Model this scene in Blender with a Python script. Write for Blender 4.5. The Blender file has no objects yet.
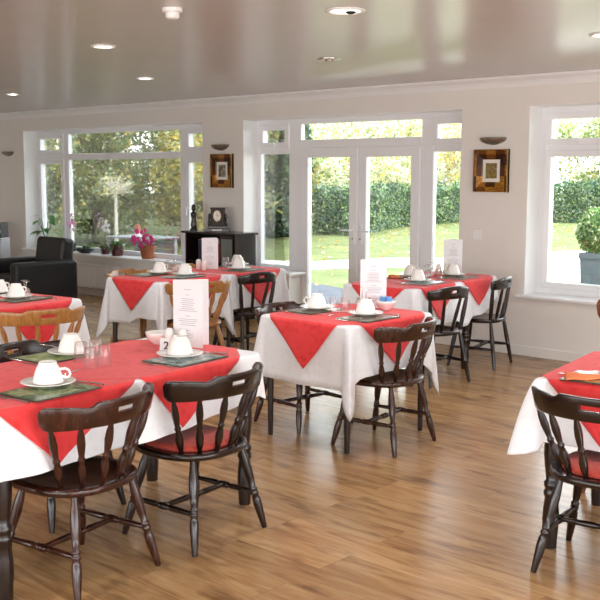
import bpy, math, random
import numpy as np
from mathutils import Vector, Matrix
random.seed(7); RNG = np.random.default_rng(11)
PI = math.pi; R = math.radians
S = bpy.context.scene
COL = S.collection

# ------------------------------------------------------------------ materials
def newmat(name):
    m = bpy.data.materials.new(name); m.use_nodes = True
    nt = m.node_tree; b = nt.nodes['Principled BSDF']
    return m, nt, b
def node(nt, t, **kw):
    n = nt.nodes.new(t)
    for k, v in kw.items():
        if k in n.inputs: n.inputs[k].default_value = v
        else: setattr(n, k, v)
    return n
def srgb(r, g, b):
    f = lambda c: (c/255/12.92) if c/255 <= .04045 else ((c/255+.055)/1.055)**2.4
    return (f(r), f(g), f(b), 1)
def ramp(nt, cols, pos):
    n = nt.nodes.new('ShaderNodeValToRGB'); e = n.color_ramp.elements
    while len(e) < len(cols): e.new(.5)
    for i, (c, p) in enumerate(zip(cols, pos)): e[i].color = c; e[i].position = p
    return n
def simple(name, col, rough=.5, metal=0., noise=0., scale=20., bump=0., spec=.5, coat=0., emit=None, es=1.):
    m, nt, b = newmat(name)
    b.inputs['Roughness'].default_value = rough; b.inputs['Metallic'].default_value = metal
    b.inputs['Specular IOR Level'].default_value = spec
    b.inputs['Coat Weight'].default_value = coat; b.inputs['Coat Roughness'].default_value = .12
    tc = node(nt, 'ShaderNodeTexCoord')
    nz = node(nt, 'ShaderNodeTexNoise', Scale=scale, Detail=4.)
    nt.links.new(tc.outputs['Object'], nz.inputs['Vector'])
    d = tuple(max(0, c*(1-noise)) for c in col[:3])+(1,); l = tuple(min(1, c*(1+noise)) for c in col[:3])+(1,)
    rp = ramp(nt, [d, l], [.3, .7]); nt.links.new(nz.outputs['Fac'], rp.inputs['Fac'])
    nt.links.new(rp.outputs['Color'], b.inputs['Base Color'])
    if bump:
        bp = node(nt, 'ShaderNodeBump', Strength=bump, Distance=.01)
        nt.links.new(nz.outputs['Fac'], bp.inputs['Height']); nt.links.new(bp.outputs['Normal'], b.inputs['Normal'])
    if emit:
        b.inputs['Emission Color'].default_value = emit; b.inputs['Emission Strength'].default_value = es
    return m
def wood(name, dark, light, rough=.25, coat=.4, scale=(3, 3, .6), dens=14.):
    m, nt, b = newmat(name)
    tc = node(nt, 'ShaderNodeTexCoord'); mp = node(nt, 'ShaderNodeMapping'); mp.inputs['Scale'].default_value = scale
    nt.links.new(tc.outputs['Object'], mp.inputs['Vector'])
    nz = node(nt, 'ShaderNodeTexNoise', Scale=dens, Detail=6., Roughness=.6, Distortion=.6)
    nt.links.new(mp.outputs['Vector'], nz.inputs['Vector'])
    rp = ramp(nt, [dark, light], [.32, .72]); nt.links.new(nz.outputs['Fac'], rp.inputs['Fac'])
    nt.links.new(rp.outputs['Color'], b.inputs['Base Color'])
    b.inputs['Roughness'].default_value = rough; b.inputs['Coat Weight'].default_value = coat; b.inputs['Coat Roughness'].default_value = .15
    return m
def floor_mat():
    m, nt, b = newmat('oak_laminate'); L = nt.links.new
    tc = node(nt, 'ShaderNodeTexCoord')
    br = node(nt, 'ShaderNodeTexBrick', Scale=1., **{'Mortar Size': .0012, 'Mortar Smooth': .1, 'Brick Width': 1.25, 'Row Height': .19, 'Bias': 0.})
    br.offset = .37; br.inputs['Color1'].default_value = (.2, .2, .2, 1); br.inputs['Color2'].default_value = (.8, .8, .8, 1); br.inputs['Mortar'].default_value = (.5, .5, .5, 1)
    L(tc.outputs['Object'], br.inputs['Vector'])
    # offset the grain per plank
    sh = node(nt, 'ShaderNodeVectorMath', operation='MULTIPLY_ADD'); sh.inputs[1].default_value = (7, 3, 5)
    L(br.outputs['Color'], sh.inputs[0]); L(tc.outputs['Object'], sh.inputs[2])
    mp = node(nt, 'ShaderNodeMapping'); mp.inputs['Scale'].default_value = (1.1, 9, 1)
    L(sh.outputs[0], mp.inputs['Vector'])
    n1 = node(nt, 'ShaderNodeTexNoise', Scale=1.6, Detail=7., Roughness=.62, Distortion=1.2); L(mp.outputs['Vector'], n1.inputs['Vector'])
    rp = ramp(nt, [srgb(112, 80, 50), srgb(158, 119, 78), srgb(178, 141, 97), srgb(192, 160, 118)], [.25, .42, .58, .78]); L(n1.outputs['Fac'], rp.inputs['Fac'])
    mp2 = node(nt, 'ShaderNodeMapping'); mp2.inputs['Scale'].default_value = (2.2, 7, 1); L(sh.outputs[0], mp2.inputs['Vector'])
    n2 = node(nt, 'ShaderNodeTexNoise', Scale=1.5, Detail=3., Roughness=.5); L(mp2.outputs['Vector'], n2.inputs['Vector'])
    rk = ramp(nt, [(.42, .36, .32, 1), (1, 1, 1, 1)], [.3, .44]); L(n2.outputs['Fac'], rk.inputs['Fac'])
    mx = node(nt, 'ShaderNodeMix', data_type='RGBA', blend_type='MULTIPLY'); mx.inputs[0].default_value = .75
    L(rp.outputs['Color'], mx.inputs[6]); L(rk.outputs['Color'], mx.inputs[7])
    tr = ramp(nt, [(.80, .78, .76, 1), (1.08, 1.06, 1.04, 1)], [.2, .8]); L(br.outputs['Color'], tr.inputs['Fac'])
    m2 = node(nt, 'ShaderNodeMix', data_type='RGBA', blend_type='MULTIPLY'); m2.inputs[0].default_value = 1.
    L(mx.outputs[2], m2.inputs[6]); L(tr.outputs['Color'], m2.inputs[7])
    m3 = node(nt, 'ShaderNodeMix', data_type='RGBA', blend_type='MIX'); m3.inputs[7].default_value = srgb(110, 78, 52)
    sc = node(nt, 'ShaderNodeMath', operation='MULTIPLY'); sc.inputs[1].default_value = .6
    L(br.outputs['Fac'], sc.inputs[0]); L(sc.outputs[0], m3.inputs[0]); L(m2.outputs[2], m3.inputs[6])
    L(m3.outputs[2], b.inputs['Base Color'])
    b.inputs['Roughness'].default_value = .27; b.inputs['Specular IOR Level'].default_value = .5
    bp = node(nt, 'ShaderNodeBump', Strength=.06, Distance=.004); L(n1.outputs['Fac'], bp.inputs['Height']); L(bp.outputs['Normal'], b.inputs['Normal'])
    return m
def cloth_mat(name, c1, c2, dens, bump):
    m, nt, b = newmat(name); L = nt.links.new
    tc = node(nt, 'ShaderNodeTexCoord')
    v = node(nt, 'ShaderNodeTexVoronoi', Scale=dens, feature='SMOOTH_F1'); L(tc.outputs['Object'], v.inputs['Vector'])
    nz = node(nt, 'ShaderNodeTexNoise', Scale=dens*1.7, Detail=3.); L(tc.outputs['Object'], nz.inputs['Vector'])
    ad = node(nt, 'ShaderNodeMath', operation='ADD'); L(v.outputs['Distance'], ad.inputs[0]); L(nz.outputs['Fac'], ad.inputs[1])
    rp = ramp(nt, [c1, c2], [.55, .95]); L(ad.outputs[0], rp.inputs['Fac']); L(rp.outputs['Color'], b.inputs['Base Color'])
    b.inputs['Roughness'].default_value = .72; b.inputs['Specular IOR Level'].default_value = .3
    b.inputs['Sheen Weight'].default_value = .15
    bp = node(nt, 'ShaderNodeBump', Strength=bump, Distance=.004); L(ad.outputs[0], bp.inputs['Height']); L(bp.outputs['Normal'], b.inputs['Normal'])
    return m
def glass_mat(name, ior=1.45, tint=(1, 1, 1, 1), boost=1., rough=0., cap=1.):
    m = bpy.data.materials.new(name); m.use_nodes = True; nt = m.node_tree; nt.nodes.clear(); L = nt.links.new
    o = node(nt, 'ShaderNodeOutputMaterial'); mx = node(nt, 'ShaderNodeMixShader')
    t = node(nt, 'ShaderNodeBsdfTransparent'); t.inputs['Color'].default_value = tint
    g = node(nt, 'ShaderNodeBsdfGlossy', Roughness=rough); f = node(nt, 'ShaderNodeFresnel', IOR=ior)
    k = node(nt, 'ShaderNodeMath', operation='MULTIPLY'); k.inputs[1].default_value = boost; k.use_clamp = True
    if cap < 1:
        t0 = t; df = node(nt, 'ShaderNodeBsdfTranslucent', Color=(1, 1, 1, 1)); t = node(nt, 'ShaderNodeMixShader'); t.inputs[0].default_value = .10; L(t0.outputs[0], t.inputs[1]); L(df.outputs[0], t.inputs[2])  # white translucent share put in to stand for bright highlights on the glass
        mn = node(nt, 'ShaderNodeMath', operation='MINIMUM'); mn.inputs[1].default_value = cap; L(f.outputs[0], k.inputs[0]); L(k.outputs[0], mn.inputs[0]); k2 = mn
    else: k2 = k
    L(f.outputs[0], k.inputs[0]); L(k2.outputs[0], mx.inputs[0]); L(t.outputs[0], mx.inputs[1]); L(g.outputs[0], mx.inputs[2]); L(mx.outputs[0], o.inputs[0])
    return m
def leaf_mat(name, col, trans=.45):
    m = bpy.data.materials.new(name); m.use_nodes = True; nt = m.node_tree; nt.nodes.clear(); L = nt.links.new
    o = node(nt, 'ShaderNodeOutputMaterial'); mx = node(nt, 'ShaderNodeMixShader'); mx.inputs[0].default_value = trans
    d = node(nt, 'ShaderNodeBsdfDiffuse'); t = node(nt, 'ShaderNodeBsdfTranslucent')
    tc = node(nt, 'ShaderNodeTexCoord'); nz = node(nt, 'ShaderNodeTexNoise', Scale=1.3, Detail=3.)
    L(tc.outputs['Object'], nz.inputs['Vector'])
    c = col[:3]; rp = ramp(nt, [tuple(x*.6 for x in c)+(1,), tuple(min(1, x*1.35) for x in c)+(1,)], [.3, .7])
    L(nz.outputs['Fac'], rp.inputs['Fac']); L(rp.outputs['Color'], d.inputs['Color']); L(rp.outputs['Color'], t.inputs['Color'])
    L(d.outputs[0], mx.inputs[1]); L(t.outputs[0], mx.inputs[2]); L(mx.outputs[0], o.inputs[0])
    return m
def ground_mat(name, a, b_, c, scale, rough=.9):
    m, nt, b = newmat(name); L = nt.links.new
    tc = node(nt, 'ShaderNodeTexCoord'); nz = node(nt, 'ShaderNodeTexNoise', Scale=scale, Detail=8., Roughness=.7); L(tc.outputs['Object'], nz.inputs['Vector'])
    rp = ramp(nt, [a, b_, c], [.3, .5, .72]); L(nz.outputs['Fac'], rp.inputs['Fac']); L(rp.outputs['Color'], b.inputs['Base Color'])
    b.inputs['Roughness'].default_value = rough; b.inputs['Specular IOR Level'].default_value = .2
    bp = node(nt, 'ShaderNodeBump', Strength=.5, Distance=.03); L(nz.outputs['Fac'], bp.inputs['Height']); L(bp.outputs['Normal'], b.inputs['Normal'])
    return m
def check_mat(name):
    """the frames: soft patchwork of brown and old gold blocks"""
    m, nt, b = newmat(name); L = nt.links.new
    tc = node(nt, 'ShaderNodeTexCoord'); mp = node(nt, 'ShaderNodeMapping'); mp.inputs['Scale'].default_value = (10.5, 10.5, 10.5); mp.inputs['Location'].default_value = (.5, 0, .5)
    L(tc.outputs['Object'], mp.inputs['Vector'])
    wn = node(nt, 'ShaderNodeTexWhiteNoise'); fl = node(nt, 'ShaderNodeVectorMath', operation='FLOOR'); L(mp.outputs['Vector'], fl.inputs[0])
    mm = node(nt, 'ShaderNodeVectorMath', operation='MULTIPLY'); mm.inputs[1].default_value = (1, 0, 1); L(fl.outputs[0], mm.inputs[0])
    L(mm.outputs[0], wn.inputs['Vector'])
    rp = ramp(nt, [srgb(66, 36, 14), srgb(118, 68, 22), srgb(186, 128, 44), srgb(92, 66, 40)], [.1, .4, .7, .95]); L(wn.outputs['Value'], rp.inputs['Fac'])
    nz = node(nt, 'ShaderNodeTexNoise', Scale=60., Detail=4.); L(tc.outputs['Object'], nz.inputs['Vector'])
    r2 = ramp(nt, [(.45, .45, .45, 1), (1.2, 1.2, 1.2, 1)], [.35, .65]); L(nz.outputs['Fac'], r2.inputs['Fac'])
    mx = node(nt, 'ShaderNodeMix', data_type='RGBA', blend_type='MULTIPLY'); mx.inputs[0].default_value = .8
    L(rp.outputs['Color'], mx.inputs[6]); L(r2.outputs['Color'], mx.inputs[7]); L(mx.outputs[2], b.inputs['Base Color'])
    b.inputs['Roughness'].default_value = .3; b.inputs['Metallic'].default_value = .35
    return m
def scene_print(name, cols, scale):
    m, nt, b = newmat(name); L = nt.links.new
    tc = node(nt, 'ShaderNodeTexCoord'); nz = node(nt, 'ShaderNodeTexNoise', Scale=scale, Detail=4., Distortion=.8); L(tc.outputs['Object'], nz.inputs['Vector'])
    rp = ramp(nt, cols, [.3+.4*i/(len(cols)-1) for i in range(len(cols))]); L(nz.outputs['Fac'], rp.inputs['Fac']); L(rp.outputs['Color'], b.inputs['Base Color'])
    b.inputs['Roughness'].default_value = .22
    return m

M = dict(
    floor=floor_mat(),
    wall=simple('cream_wall_paint', (.80, .765, .72, 1), .6, noise=.015, scale=3, spec=.3),
    ceil=simple('glossy_ceiling_paint', (.57, .55, .54, 1), .24, noise=.015, scale=2, spec=.4),
    upvc=simple('white_upvc', (.86, .86, .88, 1), .28, noise=.01, scale=4),
    gloss=simple('white_gloss_paint', (.85, .85, .845, 1), .3, noise=.01, scale=4),
    dark=wood('dark_stained_wood', (.004, .0018, .0013, 1), (.020, .0075, .0045, 1), .24, .3),
    black=wood('black_brown_wood', (.006, .003, .0025, 1), (.020, .009, .006, 1), .26, .25),
    mahog=wood('reddish_brown_wood', (.011, .0026, .0016, 1), (.060, .015, .007, 1), .24, .3),
    brown=wood('mid_brown_wood', (.016, .006, .0035, 1), (.070, .026, .012, 1), .24, .3),
    pine=wood('honey_pine', (.30, .115, .025, 1), (.52, .25, .075, 1), .3, .35),
    pinedark=wood('orange_brown_pine', (.10, .028, .010, 1), (.26, .09, .03, 1), .3, .35),
    white=cloth_mat('white_table_linen', (.78, .79, .82, 1), (.83, .84, .87, 1), 30, .05),
    red=cloth_mat('red_damask', (.68, .026, .030, 1), (.78, .048, .050, 1), 22, .2),
    pad=cloth_mat('red_seat_fabric', (.30, .025, .015, 1), (.42, .05, .03, 1), 60, .2),
    china=simple('white_china', (.86, .84, .80, 1), .12, noise=.01, scale=6, coat=.3),
    steel=simple('polished_steel', (.75, .75, .76, 1), .12, 1., noise=.03, scale=12),
    chrome=simple('chrome', (.82, .82, .82, 1), .08, 1., noise=.02, scale=12),
    bronze=simple('antique_bronze', (.30, .25, .19, 1), .35, .7, noise=.35, scale=30),
    paper=simple('white_card', (.79, .79, .81, 1), .6, noise=.01, scale=8),
    ink=simple('grey_print', (.45, .45, .48, 1), .7, noise=.02, scale=8),
    blackink=simple('black_print', (.02, .02, .02, 1), .6, noise=.02, scale=8),
    leather=simple('black_leather', (.007, .0065, .0065, 1), .42, noise=.25, scale=40, bump=.2),
    frame=check_mat('patchwork_frame'),
    gold=simple('old_gold', (.55, .33, .09, 1), .3, .7, noise=.3, scale=30),
    mount=simple('ivory_mount', (.82, .79, .72, 1), .6, noise=.01, scale=10),
    art=scene_print('small_landscape_print', [srgb(60, 72, 40), srgb(150, 140, 70), srgb(120, 84, 60), srgb(214, 208, 190)], 28),
    art2=scene_print('small_grey_print', [srgb(50, 44, 40), srgb(130, 118, 100), srgb(200, 190, 170)], 32),
    matA=scene_print('green_scenic_print', [srgb(34, 48, 30), srgb(86, 108, 62), srgb(150, 160, 110), srgb(70, 60, 44)], 14),
    matB=scene_print('light_green_print', [srgb(104, 128, 72), srgb(150, 166, 104), srgb(186, 190, 140)], 14),
    matC=scene_print('blue_grey_print', [srgb(66, 78, 66), srgb(128, 150, 150), srgb(190, 200, 196), srgb(90, 96, 70)], 14),
    matD=scene_print('brown_grey_print', [srgb(70, 58, 48), srgb(120, 108, 92), srgb(160, 150, 128)], 14),
    matE=scene_print('orange_brown_print', [srgb(120, 70, 30), srgb(190, 130, 70), srgb(220, 190, 150)], 14),
    matedge=simple('dark_green_border', (.05, .07, .04, 1), .3, noise=.1, scale=20),
    pane=glass_mat('window_glass', 1.45, (.97, .985, .98, 1), .8),
    glass=glass_mat('drinking_glass', 1.5, (.99, .995, .995, 1), 1.6, .12, .42),
    terra=simple('terracotta', (.42, .13, .06, 1), .7, noise=.15, scale=30),
    glaze=simple('oxblood_glaze', (.09, .008, .012, 1), .12, noise=.2, scale=20, coat=.5),
    mattdark=wood('matt_dark_wood', (.010, .005, .003, 1), (.035, .016, .010, 1), .55, .0),
    bowlm=simple('black_glaze', (.02, .018, .02, 1), .2, noise=.1, scale=20),
    soil=simple('potting_soil', (.03, .02, .014, 1), .9, noise=.3, scale=60, bump=.4),
    grey=simple('slate_grey_planter', (.09, .11, .13, 1), .5, noise=.1, scale=10),
    silver=simple('silver_plastic', (.48, .49, .52, 1), .35, .3, noise=.03, scale=10),
    blackp=simple('black_plastic', (.010, .010, .011, 1), .5, noise=.1, scale=10),
    pale=simple('pale_bark', (.62, .58, .50, 1), .8, noise=.2, scale=20, bump=.3),
    bark=simple('brown_bark', (.19, .17, .13, 1), .9, noise=.35, scale=14, bump=.4),
    twig=simple('pale_twigs', (.55, .50, .40, 1), .8, noise=.2, scale=14),
    cabgrey=simple('smoked_glass_door', (.14, .16, .145, 1), .12, noise=.15, scale=4),
    blue=simple('blue_sachet_paper', (.22, .46, .78, 1), .5, noise=.15, scale=30),
    lens=simple('lit_lamp_lens', (.9, .88, .8, 1), .3, noise=.01, emit=(1, .93, .78, 1), es=6.),
    offlens=simple('frosted_lamp_lens', (.62, .62, .58, 1), .15, noise=.2, scale=60),
    orange=simple('orange_paper_napkin', (.75, .20, .07, 1), .8, noise=.08, scale=20),
    stone=simple('weathered_boards', (.34, .35, .36, 1), .8, noise=.15, scale=12),
    outerwall=simple('render_outside', (.7, .68, .64, 1), .8, noise=.04, scale=6),
    lawn=ground_mat('lawn_grass', srgb(82, 92, 52), srgb(104, 112, 66), srgb(124, 126, 86), 1.6),
    patio=ground_mat('grey_paving', srgb(66, 68, 74), srgb(82, 85, 91), srgb(98, 100, 105), 3.),
    sunpatch=ground_mat('pale_sun_patch', srgb(206, 200, 178), srgb(226, 222, 206), srgb(236, 232, 220), 9.),  # pale tone carries the sunlight on the ground
    lgreen=leaf_mat('leaf_green', (.27, .37, .14)), ldark=leaf_mat('leaf_dark_green', (.075, .125, .06), .3),
    lyel=leaf_mat('leaf_yellow', (.76, .60, .16)), lolive=leaf_mat('leaf_olive', (.36, .38, .18)),
    lpale=leaf_mat('leaf_pale', (.74, .76, .50)), lorange=leaf_mat('leaf_russet', (.50, .24, .06)),
    lgrey=leaf_mat('leaf_grey_green', (.33, .38, .27), .45), lwhite=leaf_mat('leaf_bleached', (.80, .80, .62), .5),
    lblue=leaf_mat('leaf_blue_green', (.085, .15, .12), .3), lhouse=leaf_mat('leaf_houseplant', (.09, .22, .07), .3),
    pink=leaf_mat('petal_pink', (.80, .08, .30), .3), lilac=leaf_mat('petal_lilac', (.72, .38, .60), .3), petal=leaf_mat('petal_white', (.85, .85, .84), .3),
)

# ------------------------------------------------------------------ mesh helpers
class MB:
    def __init__(s): s.v = []; s.f = []; s.sm = []
    def add(s, verts, faces, smooth=False):
        o = len(s.v); s.v += [tuple(v) for v in verts]
        for f in faces: s.f.append(tuple(i+o for i in f)); s.sm.append(smooth)
        return s
    def box(s, x0, x1, y0, y1, z0, z1):
        return s.add([(x0, y0, z0), (x1, y0, z0), (x1, y1, z0), (x0, y1, z0), (x0, y0, z1), (x1, y0, z1), (x1, y1, z1), (x0, y1, z1)],
                     [(0, 3, 2, 1), (4, 5, 6, 7), (0, 1, 5, 4), (1, 2, 6, 5), (2, 3, 7, 6), (3, 0, 4, 7)])
    def rings(s, rings, closed=True, cap0=True, cap1=True, smooth=True):
        n = len(rings[0]); vs = [p for r in rings for p in r]; fs = []
        for j in range(len(rings)-1):
            for i in range(n if closed else n-1):
                k = (i+1) % n; fs.append((j*n+i, j*n+k, (j+1)*n+k, (j+1)*n+i))
        s.add(vs, fs, smooth)
        if cap0: s.add(rings[0], [tuple(reversed(range(n)))], False)
        if cap1: s.add(rings[-1], [tuple(range(n))], False)
        return s
    def lathe(s, prof, c=(0, 0, 0), seg=20, cap0=True, cap1=True):
        return s.rings([[(c[0]+r*math.cos(2*PI*i/seg), c[1]+r*math.sin(2*PI*i/seg), c[2]+z) for i in range(seg)] for r, z in prof], True, cap0, cap1)
    def turned(s, p0, p1, prof, seg=12):
        p0 = Vector(p0); p1 = Vector(p1); d = (p1-p0); z = d.normalized()
        x = z.cross(Vector((0, 1, .01))).normalized(); y = z.cross(x)
        rg = []
        for t, r in prof:
            c = p0+d*t
            rg.append([tuple(c+x*(r*math.cos(2*PI*i/seg))+y*(r*math.sin(2*PI*i/seg))) for i in range(seg)])
        return s.rings(rg)
    def tube(s, pts, r, seg=8):
        pts = [Vector(p) for p in pts]; rg = []; pn = None
        for i, p in enumerate(pts):
            d = (pts[min(i+1, len(pts)-1)]-pts[max(i-1, 0)]).normalized()
            if pn is None: pn = d.cross(Vector((.13, .31, .94))).normalized()
            pn = (pn-d*pn.dot(d)).normalized(); b = d.cross(pn)
            rr = r[i] if isinstance(r, (list, tuple)) else r
            rg.append([tuple(p+pn*(rr*math.cos(2*PI*k/seg))+b*(rr*math.sin(2*PI*k/seg))) for k in range(seg)])
        return s.rings(rg)
    def build(s, name, m, parent=None, bevel=0., seg=2):
        me = bpy.data.meshes.new(name); me.from_pydata(s.v, [], s.f); me.validate()
        me.polygons.foreach_set('use_smooth', s.sm if len(s.sm) == len(me.polygons) else [False]*len(me.polygons))
        for mm in (m if isinstance(m, list) else [m]): me.materials.append(M[mm])
        o = bpy.data.objects.new(name, me); COL.objects.link(o)
        if parent: o.parent = parent
        if bevel:
            b = o.modifiers.new('bevel', 'BEVEL'); b.width = bevel; b.segments = seg; b.limit_method = 'ANGLE'; b.angle_limit = R(40)
        return o
def empty(name, loc=(0, 0, 0), rz=0., scale=1.):
    o = bpy.data.objects.new(name, None); COL.objects.link(o); o.location = loc; o.rotation_euler = (0, 0, rz); o.scale = (scale,)*3; o.empty_display_size = .1
    return o
def tag(o, label, cat, group=None, kind=None):
    o['label'] = label; o['category'] = cat
    if group: o['group'] = group
    if kind: o['kind'] = kind
    return o
def struct(o): o['kind'] = 'structure'; return o
KIDS = {}
def copy_tree(o, parent=None):
    c = o.copy(); COL.objects.link(c)
    if parent: c.parent = parent
    for ch in list(o.children): copy_tree(ch, c)
    return c

# ------------------------------------------------------------------ the room
D = 7.639; DO = D+.30; CZ = 2.40; XL = -13.0; XR = 2.6; YF = -4.2
W1 = (-12.185, -8.50, .53, 2.15); DR = (-7.85, -5.04, 0., 2.15); W3 = (-4.365, -2.75, .53, 2.15)
struct(MB().box(XL, XR, YF, DO, -.12, 0).build('floor', 'floor'))
struct(MB().box(XL-.2, XR+.2, YF-.2, DO, CZ, CZ+.2).build('ceiling', 'ceil'))
w = MB()
for a, b in ((XL, W1[0]), (W1[1], DR[0]), (DR[1], W3[0]), (W3[1], XR)): w.box(a, b, D, DO, 0, CZ)
for q in (W1, DR, W3): w.box(q[0], q[1], D, DO, q[3], CZ)
for q in (W1, W3): w.box(q[0], q[1], D, DO, 0, q[2])
w.box(DR[0], -7.16, D, DO, 0, .53); w.box(-5.49, DR[1], D, DO, 0, .53)
struct(w.build('wall_back', 'wall'))
struct(MB().box(XL-.2, XL, YF, DO, 0, CZ).build('wall_left', 'wall'))
# unseen right and front walls; their wide openings are added to admit fill light
w = MB(); w.box(XR, XR+.2, YF, -2.6, 0, CZ).box(XR, XR+.2, 5.6, DO, 0, CZ).box(XR, XR+.2, -2.6, 5.6, 2.2, CZ).box(XR, XR+.2, -2.6, 5.6, 0, .5)
struct(w.build('wall_right', 'wall'))
w = MB(); xs = [XL, -7.0, -4.7, -4.2, -1.4, -.9, 2.2, XR]
for i in range(0, 6, 2): w.box(xs[i], xs[i+1], YF-.2, YF, 0, CZ)
w.box(2.2, XR, YF-.2, YF, 0, CZ)
for i in range(1, 6, 2): w.box(xs[i], xs[i+1], YF-.2, YF, 2.25, CZ).box(xs[i], xs[i+1], YF-.2, YF, 0, .3)
struct(w.build('wall_front', 'wall'))
# coving: a concave quarter profile along back and left walls
def coving(name, p0, p1, inward):
    prof = [(0, -.085), (.012, -.085), (.016, -.066), (.030, -.040), (.052, -.022), (.066, -.016), (.066, -.004), (.082, -.004), (.082, 0), (0, 0)]
    rg = [[(p[0]+inward[0]*a, p[1]+inward[1]*a, CZ+b) for a, b in prof] for p in (p0, p1)]
    return struct(MB().rings(rg, True, True, True, False).build(name, 'gloss'))
coving('trim_1', (XL, D), (XR, D), (0, -1)); coving('trim_2', (XL, YF), (XL, D), (1, 0))
for nm, a, b in (('baseboard_back', XL, W1[1]), ('baseboard_back', W1[1], -7.16), ('baseboard_back', -5.49, XR)):
    struct(MB().box(a, b, D-.014, D, 0, .085).build(nm, 'wall', None, .004))
struct(MB().box(XL, XL+.014, YF, D-.02, 0, .085).build('baseboard_left', 'wall', None, .004))

# ------------------------------------------------------------------ windows (white uPVC)
FY0, FY1 = D+.212, D+.272
def frame_rect(mb, x0, x1, z0, z1, w, y0=FY0, y1=FY1):
    mb.box(x0, x1, y0, y1, z1-w, z1).box(x0, x1, y0, y1, z0, z0+w).box(x0, x0+w, y0, y1, z0+w, z1-w).box(x1-w, x1, y0, y1, z0+w, z1-w)
def pane(parent, x0, x1, z0, z1, y=FY0+.03):
    MB().box(x0, x1, y, y+.006, z0, z1).build('glass_pane', 'pane', parent)
def sill(parent, x0, x1, z):
    MB().box(x0, x1, D-.055, FY0, z-.028, z).build('window_sill', 'gloss', parent, .008)
def sash(parent, x0, x1, z0, z1, w=.045, handle=None):
    m = MB(); frame_rect(m, x0, x1, z0, z1, w, FY0-.02, FY1-.005); o = m.build('sash', 'upvc', parent, .006)
    pane(o, x0+w-.004, x1-w+.004, z0+w-.004, z1-w+.004)
    if handle:
        hx, hz, vert = handle
        h = MB().box(hx-.012, hx+.012, FY0-.034, FY0-.02, hz-.02, hz+.02)
        (h.box(hx-.008, hx+.008, FY0-.05, FY0-.034, hz-.09, hz+.012) if vert else h.box(hx-.05, hx+.05, FY0-.05, FY0-.034, hz-.008, hz+.008))
        h.build('handle', 'upvc', o, .003)
for i_, (q, zl, zr) in enumerate(((W1, .535, .535), (DR, .535, .535), (W3, .535, .535))):     # white painted reveals
    m = MB().box(q[0], q[0]+.006, D+.001, FY0, zl, q[3]-.006).box(q[1]-.006, q[1], D+.001, FY0, zr, q[3]-.006).box(q[0], q[1], D+.001, FY0, q[3]-.006, q[3])
    struct(m.build('trim_%d' % (i_+3), 'gloss'))
w1 = struct(empty('window_1', (0, 0, 0)))
f = MB(); frame_rect(f, W1[0], W1[1], .53, 2.15, .06)
for a, b in ((-11.53, -11.43), (-9.14, -9.02)): f.box(a, b, FY0, FY1, .59, 2.09)
for a, b in ((W1[0]+.06, -11.53), (-11.43, -9.14), (-9.02, W1[1]-.06)): f.box(a, b, FY0, FY1, 1.75, 1.83)
f.build('window_frame', 'upvc', w1, .006)
sash(w1, -12.13, -11.525, 1.825, 2.095, .058, (-11.82, 1.862, False)); sash(w1, -12.13, -11.525, .585, 1.755, .058)
pane(w1, -11.43, -9.14, 1.83, 2.09); pane(w1, -11.43, -9.14, .59, 1.75)
sash(w1, -9.025, -8.555, 1.825, 2.095, .058, (-8.79, 1.862, False)); sash(w1, -9.025, -8.555, .585, 1.755, .058, (-8.99, 1.16, True))
sill(w1, W1[0]-.05, W1[1]+.04, .535)
w2 = struct(empty('window_2', (0, 0, 0)))
f = MB()
f.box(DR[0], DR[1], FY0, FY1, 2.09, 2.15).box(DR[0], DR[0]+.06, FY0, FY1, .53, 2.09).box(DR[1]-.06, DR[1], FY0, FY1, .53, 2.09)
f.box(-7.36, -7.19, FY0, FY1, 0, 2.09).box(-5.63, -5.49, FY0, FY1, 0, 2.09)
f.box(-7.19, -5.63, FY0, FY1, 1.84, 1.925)
for a, b in ((DR[0]+.06, -7.36), (-5.49, DR[1]-.06)): f.box(a, b, FY0, FY1, 1.78, 1.85).box(a, b, FY0, FY1, .53, .58)
f.box(-7.19, -5.63, FY0, FY1, 0, .02)
f.build('window_frame', 'upvc', w2, .006)
sash(w2, -7.795, -7.355, 1.845, 2.095, .058, (-7.57, 1.878, False)); sash(w2, -5.495, -5.095, 1.845, 2.095, .058, (-5.3, 1.878, False))
pane(w2, DR[0]+.06, -7.36, .58, 1.78); pane(w2, -5.49, DR[1]-.06, .58, 1.78); pane(w2, -7.19, -5.63, 1.925, 2.09)
sill(w2, DR[0]+.002, -7.10, .535)
MB().box(-5.53, DR[1]-.002, D-.055, FY0, .507, .535).build('window_sill', 'gloss', w2, .008)
def door(name, x0, x1, hx, sgn):
    d = struct(empty(name, (x0, FY0, 0)))
    m = MB(); y0, y1 = -.015, .05; w = .105; W_ = x1-x0
    m.box(0, W_, y0, y1, 1.74, 1.838).box(0, W_, y0, y1, .022, .16).box(0, w, y0, y1, .16, 1.74).box(W_-w, W_, y0, y1, .16, 1.74)
    m.build('door_leaf', 'upvc', d, .006)
    MB().box(w-.005, W_-w+.005, .015, .021, .155, 1.745).build('glass_pane', 'pane', d)
    h = hx-x0
    MB().box(h-.018, h+.018, -.026, -.015, .86, 1.07).build('handle_plate', 'upvc', d, .004)
    MB().tube([(h, -.026, 1.0), (h, -.06, 1.0), (h+sgn*.02, -.066, 1.0), (h+sgn*.14, -.062, .998)], .009).build('handle', 'upvc', d)
    MB().lathe([(.009, 0), (.009, .003)], (0, 0, 0), 10).build('keyhole', 'bronze', d).matrix_local = Matrix.Translation((h, -.0265, .915)) @ Matrix.Rotation(R(90), 4, 'X')
    return d
door('door_1', -7.185, -6.405, -6.45, -1); door('door_2', -6.395, -5.635, -6.35, 1)
w3 = struct(empty('window_3', (0, 0, 0)))
f = MB(); frame_rect(f, W3[0], W3[1], .53, 2.15, .06); f.box(-3.70, -3.60, FY0, FY1, .59, 2.09)
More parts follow.
